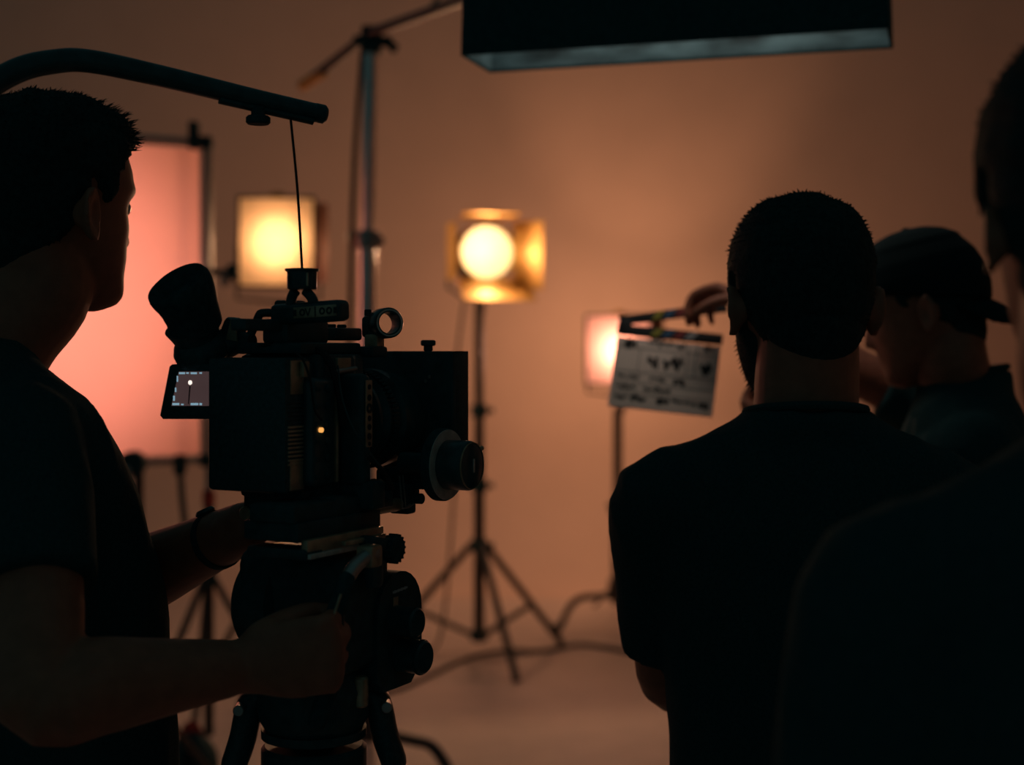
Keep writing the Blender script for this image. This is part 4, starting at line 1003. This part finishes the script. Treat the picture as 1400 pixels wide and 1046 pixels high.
l3 = lamp_square('studio_lamp', 'pink-gelled studio lamp half hidden behind the clapperboard', p3_, -18, .36, .375, 'gel_pink', P_GEL3, P_FRONT3, PINK, .10, bulb_color=BULBP)
# pink lamp leaks light upward; fill added behind the amber lamp for the wall
light('top_spill_light', 'SPOT', p3_ + Vector((.10, .26, .14)), P_FAN3, SPILL, target=p3_ + Vector((.10, .26, .14)) + Vector((.18, 1.0, .92)), angle=56, blend=.7, radius=.03)
light('wall_fill_light', 'POINT', p1_ + Vector((0, .30, 0)), P_WALLFILL1, SPILL, parent=l1, radius=.04)
# unseen lamp added behind the pink lamp to make the backdrop glow
pb_ = Vector(((847 - 700) / F * 8.62, 8.62, p3_.z + .08))
bl = empty('added_backdrop_lamp', (pb_.x, pb_.y, 0), 'added unseen lamp behind the pink lamp, throwing the glow on the backdrop', 'studio lamp', 'lit studio lamps')
b = MB(); b.lathe([(.02, -.10), (.05, -.095), (.075, -.06), (.085, 0), (.080, 0), (.070, -.055), (.046, -.088), (.02, -.092)], pb_, (0, 1, 0), 32, True); wbuild(b, 'housing', M['standblack'], bl)
b = MB(); b.sphere(pb_ - Vector((0, .05, 0)), .015, 12); wbuild(b, 'bulb', M['bulb'], bl)
b = MB(); b.cyl((pb_.x, pb_.y - .05, .10), (pb_.x, pb_.y - .05, pb_.z - .075), .014, n=14); wbuild(b, 'pole', M['standblack'], bl)
for a in (60, 180, 300):
    d3 = Vector((math.cos(R(a)), math.sin(R(a)), 0)); o = Vector((pb_.x, pb_.y - .05, 0)); b = MB(); b.cyl(o + Vector((0, 0, .18)), o + d3 * .16 + Vector((0, 0, .012)), .010, n=12); wbuild(b, 'leg', M['standblack'], bl)
light('added_backdrop_light', 'POINT', pb_ + Vector((0, .03, 0)), P_BACKDROP, SPILL, parent=bl, radius=.05)

# fresnel head
pf = at(666, 345, 7.05)
fz = empty('fresnel_lamp', pf, 'round-lensed studio lamp with open barn doors on the middle tripod stand', 'studio lamp', 'lit studio lamps', rotz=R(14))
b = MB(); b.lathe([(.135, .0), (.142, .002), (.142, .05), (.135, .07), (.135, .22), (.11, .25), (.02, .255), (.02, .245), (.10, .24), (.125, .215), (.125, .07), (.132, .045), (.132, .0)], (0, 0, 0), (0, 1, 0), 40, True); b.build('housing', M['standblack'], fz)
for k in range(5):
    b = MB(); b.ring((0, .09 + .028 * k, 0), (0, 1, 0), .142, .132, .008, 36); b.build('cooling_fin', M['standblack'], fz)
b = MB(); b.lathe([(.002, -.012), (.06, -.009), (.11, -.003), (.131, .004), (.131, .008), (.002, .004)], (0, 0, 0), (0, 1, 0), 40); b.build('lens', M['lens_frost'], fz)
b = MB(); b.sphere((-.03, .14, .035), .025, 14); b.build('bulb', M['bulb'], fz)
li = light('bulb_light', 'POINT', (0, 0, 0), P_GEL2, BULB, radius=.02); li.parent = fz; li.location = (-.03, .095, .03)
lb = light('beam_light', 'SPOT', (0, 0, 0), P_FRONT2, AMB, angle=160, blend=.4, radius=.03); lb.parent = fz; lb.location = (0, -.05, 0); lb.rotation_euler = (R(90), 0, PI)
b = MB(); b.ring((0, -.004, 0), (0, 1, 0), .148, .133, .012, 40); b.build('door_ring', M['brassdoor'], fz)
def door(c, sz, rot): b = MB(); b.box(c, sz, .001, rot); b.build('barn_door', M['brassdoor'], fz)
door((.188, -.088, -.02), (.004, .19, .34), Matrix.Rotation(R(36), 3, 'Z'))
door((.03, -.088, -.188), (.36, .19, .004), Matrix.Rotation(R(36), 3, 'X'))
door((0, -.06, .175), (.28, .13, .004), Matrix.Rotation(R(-8), 3, 'X'))
door((-.19, -.05, 0), (.004, .13, .28), Matrix.Rotation(R(8), 3, 'Z'))
b = MB(); b.tube([(-.17, .12, 0), (-.175, .12, -.17), (-.08, .12, -.23), (.08, .12, -.23), (.175, .12, -.17), (.17, .12, 0)], .009, n=10); b.cyl((0, .12, -.30), (0, .12, -.22), .018, n=14); b.build('yoke', M['standblack'], fz)
light('wall_fill_light', 'POINT', pf + Vector((-.06, .34, 0)), P_WALLFILL2, SPILL, parent=fz, radius=.04)  # added fill behind the round lamp to brighten the wall
b = MB(); cpts = [pf + Vector((-.10, .2, -.1)), Vector((-.28, 7.25, 1.5)), Vector((-.30, 7.3, .8)), Vector((-.36, 7.3, .12)), Vector((-.45, 7.2, .012))]
b.tube(cpts, .007, n=8, sub=8); tag(b.build('lamp_cable', M['rope']), 'thin black cable hanging from the round-lensed lamp', 'cable')

# c-stand for lamp 3
def c_stand(root, x, y, top, legs, hub, rad, m, r=.016, rise=0):
    b = MB(); b.cyl((x, y, hub - .05), (x, y, top * .55), r * 1.15, n=18); wbuild(b, 'column', m, root)
    b = MB(); b.cyl((x, y, top * .5), (x, y, top), r * .85, n=18); wbuild(b, 'riser', m, root)
    b = MB(); b.cyl((x, y, top * .55 - .035), (x, y, top * .55 + .035), r * 1.8, n=20, bev=.004); wbuild(b, 'collar', m, root)
    b = knob(Vector((x + r, y, top * .55)), (1, -.4, 0)); wbuild(b, 'knob', M['rubber'], root)
    b = knob(Vector((x - r, y, top * .55 + .02)), (-1, -.4, 0), .012, .02); wbuild(b, 'knob', m, root)
    for i, a in enumerate(legs):
        d3 = Vector((math.cos(R(a)), math.sin(R(a)), 0)); z_ = hub + i * .035 * (1 if rise == 0 else rise); o = Vector((x, y, 0))
        P_ = [o + Vector((0, 0, z_)), o + d3 * rad * .35 + Vector((0, 0, z_)), o + d3 * rad * .62 + Vector((0, 0, z_ - .01)), o + d3 * rad * .78 + Vector((0, 0, z_ * .72)), o + d3 * rad * .92 + Vector((0, 0, z_ * .25)), o + d3 * rad + Vector((0, 0, .014))]
        b = MB(); b.tube(P_, .019, n=14, sub=5, cap='round'); lg = wbuild(b, 'leg', M['standblack'], root)
        b = MB(); b.cyl((x, y, z_ - .022), (x, y, z_ + .022), r * 1.9, n=20, bev=.004); wbuild(b, 'leg_hub', M['standblack'], root, parent=lg)
        b = MB(); b.cyl(P_[-1] + Vector((0, 0, .04)), P_[-1] - Vector((0, 0, .014)), .016, n=14); wbuild(b, 'rubber_foot', M['rubber'], root, parent=lg)
ls3 = empty('light_stand', (p3_.x, p3_.y + .1, 0), 'black stand with low bent legs under the pink lamp beside the clapperboard', 'light stand', 'studio light stands')
c_stand(ls3, p3_.x, p3_.y + .1, p3_.z - .32, (190, 305, 65), .20, .34, M['standblack'], .024)

# ------------------------------------------------------------------ boom stand with softbox
YB = 4.75; xb, yb = (502 - 700) / F * YB, YB
bs_ = empty('boom_stand', (xb, yb, 0), 'tall chromed boom stand rising behind the cinema camera', 'boom stand', 'studio light stands')
jt = at(508, 55, YB)
b = MB(); b.cyl((xb, yb, .10), (xb, yb, at(0, 330, YB).z), .030, n=24); wbuild(b, 'column', M['chrome'], bs_)
b = MB(); b.cyl((xb, yb, at(0, 345, YB).z), (xb + .012, yb, jt.z - .02), .0235, n=24); wbuild(b, 'riser', M['chrome'], bs_)
b = MB(); b.cyl((xb + .012, yb - .025, at(0, 160, YB).z), (xb + .006, yb - .025, at(0, 320, YB).z), .006, n=12); wbuild(b, 'chrome_strip', M['chrome'], bs_)
zc_ = at(0, 328, YB).z
b = MB(); b.cyl((xb, yb, zc_ - .03), (xb, yb, zc_ + .03), .043, n=24, bev=.005); wbuild(b, 'collar', M['steel'], bs_)
wbuild(knob(Vector((xb - .03, yb, zc_ + .01)), (-1, -.3, 0), .018, .02), 'knob', M['bronze'], bs_); wbuild(knob(Vector((xb + .03, yb - .01, zc_ - .005)), (1, -.6, 0), .018, .006), 'knob', M['steel'], bs_)
b = MB(); b.box(jt, (.065, .075, .09), .01); b.cyl(jt - Vector((.06, 0, 0)), jt + Vector((.07, 0, -.005)), .018, n=18, bev=.003); wbuild(b, 'boom_pivot', M['rubber'], bs_)
wbuild(knob(jt + Vector((.05, -.02, -.02)), (1, -.2, -.4), .018, .02), 'knob', M['rubber'], bs_)
bo0 = at(412, 118, 4.97); bo1 = at(636, -2, 4.30); SBC = Vector((.28, 2.54, 2.60))
b = MB(); b.tube([bo0, jt + Vector((0, -.03, .02)), bo1, SBC + Vector((0, 0, .12))], .016, n=16, sub=1); wbuild(b, 'boom_arm', M['standblack'], bs_)
b = MB(); b.cyl(bo0, bo0.lerp(jt, .34), .021, n=16, bev=.003); wbuild(b, 'boom_lit_end', M['brassdoor'], bs_)  # orange sleeve stands for warm light on the boom's end
b = MB(); b.tube([jt + Vector((.0, -.03, .03)), at(560, 22, 4.60), at(600, -4, 4.45), SBC + Vector((-.1, 0, .16))], .008, n=10, sub=4); wbuild(b, 'boom_cable', M['rope'], bs_)
b = MB(); b.tube([jt + Vector((-.03, .02, 0)), Vector((xb - .045, yb + .03, 2.2)), Vector((xb - .06, yb + .03, 1.7)), Vector((xb - .07, yb + .03, 1.0)), Vector((xb - .05, yb, .4))], .009, n=10, sub=6); wbuild(b, 'power_cable', M['rope'], bs_)
for i, a in enumerate((-25, 95, 215)):
    d3 = Vector((math.cos(R(a)), math.sin(R(a)), 0)); o = Vector((xb, yb, 0)); z_ = .27 + i * .04; rad = .46
    P_ = [o + Vector((0, 0, z_ + .01)), o + d3 * .17 + Vector((0, 0, z_)), o + d3 * .25 + Vector((0, 0, z_ - .015)), o + d3 * .32 + Vector((0, 0, z_ * .62)), o + d3 * .38 + Vector((0, 0, z_ * .25)), o + d3 * rad + Vector((0, 0, .014))]
    b = MB(); b.tube(P_, .019, n=14, sub=5, cap='round'); lg = wbuild(b, 'leg', M['standblack'], bs_)
    b = MB(); b.cyl((xb, yb, z_ - .02), (xb, yb, z_ + .025), .036, n=20, bev=.004); wbuild(b, 'leg_hub', M['standblack'], bs_, parent=lg)
    b = MB(); b.cyl(P_[-1] + Vector((0, 0, .04)), P_[-1] - Vector((0, 0, .014)), .018, n=14); wbuild(b, 'rubber_foot', M['rubber'], bs_, parent=lg)

# softbox
H_ = .54
def sbp(px, py): d_ = F * H_ / (HOR - py); return at(px, py, d_)
nl, nr, fl_, fr_ = sbp(630, 76), sbp(1216, 38), sbp(740, 97), sbp(1224, 63)
e1_ = (nr - nl).normalized(); e2_ = (fl_ - nl); e2_ = (e2_ - e1_ * e2_.dot(e1_)).normalized()
Wb = (nr - nl).length; Db = .17
zo = EYE + H_
ctr = nl + e1_ * Wb / 2 + e2_ * Db / 2
sb0 = empty('softbox', ctr, 'black softbox with crinkled silver lining hanging overhead from the boom', 'softbox')
def quad(z, k, ins=0): return [ctr + e1_ * (sx * (Wb / 2 * k - ins)) + e2_ * (sy * (Db / 2 * k - ins)) + Vector((0, 0, z)) for sx, sy in ((-1, -1), (1, -1), (1, 1), (-1, 1))]
SK = .20
# skirt panels: outside black
for i in range(4):
    b = MB(); A_ = quad(0, 1); B_ = quad(SK, .985); j = (i + 1) % 4; Ai = quad(0, 1, .004); Bi = quad(SK, .985, .004)
    b.add([A_[i], A_[j], B_[j], B_[i], Ai[i], Ai[j], Bi[j], Bi[i]], [(0, 1, 2, 3), (4, 7, 6, 5), (0, 4, 5, 1), (3, 2, 6, 7), (1, 5, 6, 2), (0, 3, 7, 4)]); pnl = wbuild(b, 'skirt_panel', M['softblack'], sb0, smooth=False)
    Ai2 = quad(.004, 1, .0055); Bi2 = quad(SK - .004, .985, .0055); Ai3 = quad(.004, 1, .0075); Bi3 = quad(SK - .004, .985, .0075)
    b = MB(); nx = 24; top_, bot_ = [], []
    vs = []; fs = []
    for u_ in range(nx + 1):
        for v_ in range(5):
            t_ = u_ / nx; s_ = v_ / 4
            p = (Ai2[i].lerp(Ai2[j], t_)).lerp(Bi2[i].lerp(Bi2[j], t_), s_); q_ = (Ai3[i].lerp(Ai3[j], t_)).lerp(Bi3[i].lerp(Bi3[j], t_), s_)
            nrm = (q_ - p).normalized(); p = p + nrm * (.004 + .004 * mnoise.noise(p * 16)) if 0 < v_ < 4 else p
            vs.append(p)
    for u_ in range(nx):
        for v_ in range(4):
            a_ = u_ * 5 + v_; fs.append((a_, a_ + 1, a_ + 6, a_ + 5))
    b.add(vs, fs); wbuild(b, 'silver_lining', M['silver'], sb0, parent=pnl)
# body pyramid
for i in range(4):
    j = (i + 1) % 4; A_ = quad(SK, .985); B_ = [ctr + (p - ctr).normalized() * .10 + Vector((0, 0, SK + .32)) for p in quad(0, .5)]
    b = MB(); n_ = ((A_[j] - A_[i]).cross(B_[i] - A_[i])).normalized() * .004
    q4 = [A_[i], A_[j], B_[j], B_[i]]; b.loft([q4, [p - n_ for p in q4]]); wbuild(b, 'side_panel', M['softblack'], sb0, smooth=False)
b = MB(); b.cyl(ctr + Vector((0, 0, SK + .30)), ctr + Vector((0, 0, SK + .46)), .09, .07, 28, .01); wbuild(b, 'lamp_head', M['plastic'], sb0)
b = MB(); qd = quad(SK - .03, .97); b.loft([qd, [p + Vector((0, 0, .003)) for p in qd]]); wbuild(b, 'diffuser', M['softwhite'], sb0, smooth=False)
la = light('softbox_glow', 'AREA', ctr + Vector((0, 0, SK - .045)), P_SOFTBOX, (1.0, .84, .72), size=Wb * .85, size_y=Db * .8)
la.rotation_euler = (0, 0, math.atan2(e1_.y, e1_.x)); la.parent = sb0; la.location = (0, 0, SK - .045)

# ------------------------------------------------------------------ diffusion scrim on the left
sA = at(282, 195, 5.10); sBt = at(-190, 130, 4.6); zbot = at(0, 632, 5.0).z
hx = Vector((sBt.x - sA.x, sBt.y - sA.y, 0)); Wd = hx.length; hx.normalize(); nrm = Vector((hx.y, -hx.x, 0))
if nrm.y > 0: nrm = -nrm
ztop = sA.z
scm = empty('diffusion_scrim', (sA.x + hx.x * Wd / 2, sA.y + hx.y * Wd / 2, 0), 'large pink-lit diffusion scrim in a metal frame behind the operator', 'diffusion panel')
cS = Vector((sA.x, sA.y, 0)) + hx * Wd / 2
nx_, nz_ = 24, 24; vs = []; fs = []
for th in (0, .002):
    for i in range(nx_ + 1):
        for k in range(nz_ + 1):
            u_, v_ = i / nx_, k / nz_; p = Vector((sA.x, sA.y, 0)) + hx * (Wd * (.02 + .96 * u_)) + Vector((0, 0, zbot + (ztop - zbot) * (.02 + .96 * v_)))
            bulge = .012 * mnoise.noise(Vector((u_ * 4, v_ * 3, 1))) * math.sin(PI * u_) * math.sin(PI * v_); vs.append(p + nrm * (bulge + th))
n1 = (nx_ + 1) * (nz_ + 1)
for i in range(nx_):
    for k in range(nz_):
        a = i * (nz_ + 1) + k; fs.append((a, a + 1, a + nz_ + 2, a + nz_ + 1))
b = MB(); b.add(vs[:n1], fs); wbuild(b, 'fabric', M['scrim'], scm, angle=None)
corner = [Vector((sA.x, sA.y, ztop)), Vector((sA.x, sA.y, ztop)) + hx * Wd, Vector((sA.x, sA.y, zbot)) + hx * Wd, Vector((sA.x, sA.y, zbot))]
for i in range(4):
    b = MB(); b.cyl(corner[i], corner[(i + 1) % 4], .014, n=14); wbuild(b, 'frame_tube', M['steel'], scm)
    b = MB(); b.box(corner[i], (.045, .045, .045), .008); wbuild(b, 'corner_joint', M['rubber'], scm)
b = MB(); c_ = corner[0] + hx * .04 + Vector((0, -.02, .02)); b.box(c_, (.035, .05, .10), .008); wbuild(b, 'clamp', M['rubber'], scm)
c_ = at(246, 635, 5.02); b = MB(); b.box(c_, (.04, .05, .07), .008); b.tube([c_, c_ + Vector((.01, -.01, -.12)), c_ + Vector((.025, -.01, -.25))], .012, n=10, sub=3); wbuild(b, 'clamp_strap', M['rubber'], scm)
# stand carrying it
xs_, ys_ = at(284, 0, 5.16).x, 5.18
ls4 = empty('light_stand', (xs_, ys_, 0), 'black stand with red knob holding the edge of the pink scrim', 'light stand', 'studio light stands')
b = MB(); b.cyl((xs_, ys_, .15), (xs_, ys_, 1.02), .019, n=18); wbuild(b, 'pole', M['standblack'], ls4)
b = MB(); b.cyl((xs_, ys_, .95), (xs_, ys_, ztop + .03), .015, n=18); wbuild(b, 'pole', M['steel'], ls4)
b = MB(); b.cyl((xs_, ys_, .985), (xs_, ys_, 1.045), .024, n=18, bev=.004); wbuild(b, 'collar', M['red'], ls4)
for (px, py) in ((275, 632), (302, 384)):
    p = at(px, py, 5.14); wbuild(knob(p, (1, -.5, 0), .022, .008), 'knob', M['steel'], ls4)
b = MB(); p = at(318, 372, 5.16); b.tube([Vector((xs_, ys_, p.z)), p], .012, n=12); b.box(p, (.04, .04, .06), .01); wbuild(b, 'side_grip', M['rubber'], ls4)
jz4 = at(0, 790, 5.18).z
for a in (-8, 110, 235):
    d3 = Vector((math.cos(R(a)), math.sin(R(a)), 0)); t_ = Vector((xs_, ys_, jz4)) + d3 * .02; f_ = Vector((xs_, ys_, .012)) + d3 * .44
    b = MB(); b.cyl(t_, f_, .014, n=14); lg = wbuild(b, 'leg', M['standblack'], ls4); b = MB(); b.cyl(f_ + (t_ - f_).normalized() * .05, f_, .018, n=14); wbuild(b, 'rubber_foot', M['rubber'], ls4, parent=lg)
b = MB(); b.cyl((xs_, ys_, jz4 - .03), (xs_, ys_, jz4 + .03), .028, n=18, bev=.004); wbuild(b, 'leg_collar', M['rubber'], ls4)
# lamp behind the scrim
lp = cS - nrm * .85 + Vector((0, 0, (zbot + ztop) / 2 - .02)) + hx * .08
pl5 = empty('panel_lamp', lp, 'studio lamp hidden behind the large pink scrim', 'studio lamp', 'lit studio lamps', rotz=math.atan2(nrm.y, nrm.x) + PI / 2)
b = MB(); b.lathe([(.10, 0), (.11, .002), (.11, .06), (.08, .16), (.02, .165), (.02, .155), (.07, .15), (.10, .055), (.10, .0)], (0, 0, 0), (0, 1, 0), 32, True); b.build('housing', M['standblack'], pl5)
b = MB(); b.lathe([(.002, .012), (.098, .012), (.098, .018), (.002, .018)], (0, 0, 0), (0, 1, 0), 32); b.build('lens', M['lens_frost'], pl5)
b = MB(); b.cyl((0, .08, -.2), (0, .08, -.08), .016, n=12); b.build('yoke', M['standblack'], pl5)
ls5 = empty('light_stand', (lp.x, lp.y, 0), 'black light stand standing behind the pink scrim', 'light stand', 'studio light stands')
off_ = -nrm * .08
tripod_stand(ls5, lp.x + off_.x, lp.y + off_.y, lp.z - .18, .55, (30, 150, 270), .42)
light('panel_beam_light', 'SPOT', lp + nrm * .03, P_SCRIM, (1, .56, .46), target=lp + nrm, angle=100, blend=.7, radius=.08)

# small stand with a dark grip head in front of the scrim, beside the operator
xg = at(190, 0, 4.6).x; yg = 4.6
gs = empty('grip_stand', (xg, yg, 0), 'short dark stand with a round grip head below the pink scrim', 'light stand', 'studio light stands')
gz = at(0, 634, 4.6).z
b = MB(); b.cyl((xg, yg, .10), (xg, yg, gz), .016, n=16); wbuild(b, 'pole', M['standblack'], gs)
b = MB(); b.cyl((xg - .02, yg - .03, gz), (xg - .02, yg + .03, gz), .042, n=24, bev=.006); b.box((xg - .05, yg, gz), (.05, .05, .05), .008); wbuild(b, 'grip_head', M['rubber'], gs)
wbuild(knob(Vector((xg - .03, yg - .03, gz - .02)), (0, -1, 0), .016, .01), 'knob', M['steel'], gs)
for a in (40, 160, 280):
    d3 = Vector((math.cos(R(a)), math.sin(R(a)), 0)); b = MB(); b.cyl(Vector((xg, yg, .45)) + d3 * .02, Vector((xg, yg, .012)) + d3 * .35, .011, n=12); wbuild(b, 'leg', M['standblack'], gs)

# sandbag slung on the scrim stand's leg
sg = at(262, 1036, 5.0)
sbg = empty('sandbag', (sg.x, sg.y, sg.z - .11), 'dark sandbag slung low by the scrim stand at bottom left', 'sandbag')
b = MB(); 
for sx in (-1, 1):
    b.tube([sg + Vector((sx * .02, 0, .06)), sg + Vector((sx * .045, 0, 0)), sg + Vector((sx * .05, 0, -.09))], [(.03, .05), (.045, .08), (.042, .075)], n=18, sub=4, cap='round', ref=(1, 0, 0))
wbuild(b, 'bag', M['rubber'], sbg)
b = MB(); b.tube([sg + Vector((-.03, 0, .07)), sg + Vector((0, 0, .115)), sg + Vector((.03, 0, .07))], [(.02, .004)] * 3, n=10, sub=4); wbuild(b, 'strap', M['red'], sbg)  # red colour stands for the pink highlight on the dark bag

# ------------------------------------------------------------------ cables on the floor
def floor_pt(px, py): d_ = F * EYE / (py - HOR); p = at(px, py, d_); return Vector((p.x, p.y, .011))
b = MB(); pts = [floor_pt(*p) for p in ((480, 960), (545, 945), (590, 925), (640, 903), (690, 893), (740, 893), (790, 884), (830, 888), (880, 898), (940, 900), (1010, 893))]
b.tube(pts, .011, n=10, sub=6); tag(b.build('power_cable', M['rope']), 'dark power cable snaking across the floor behind the middle stand', 'cable')
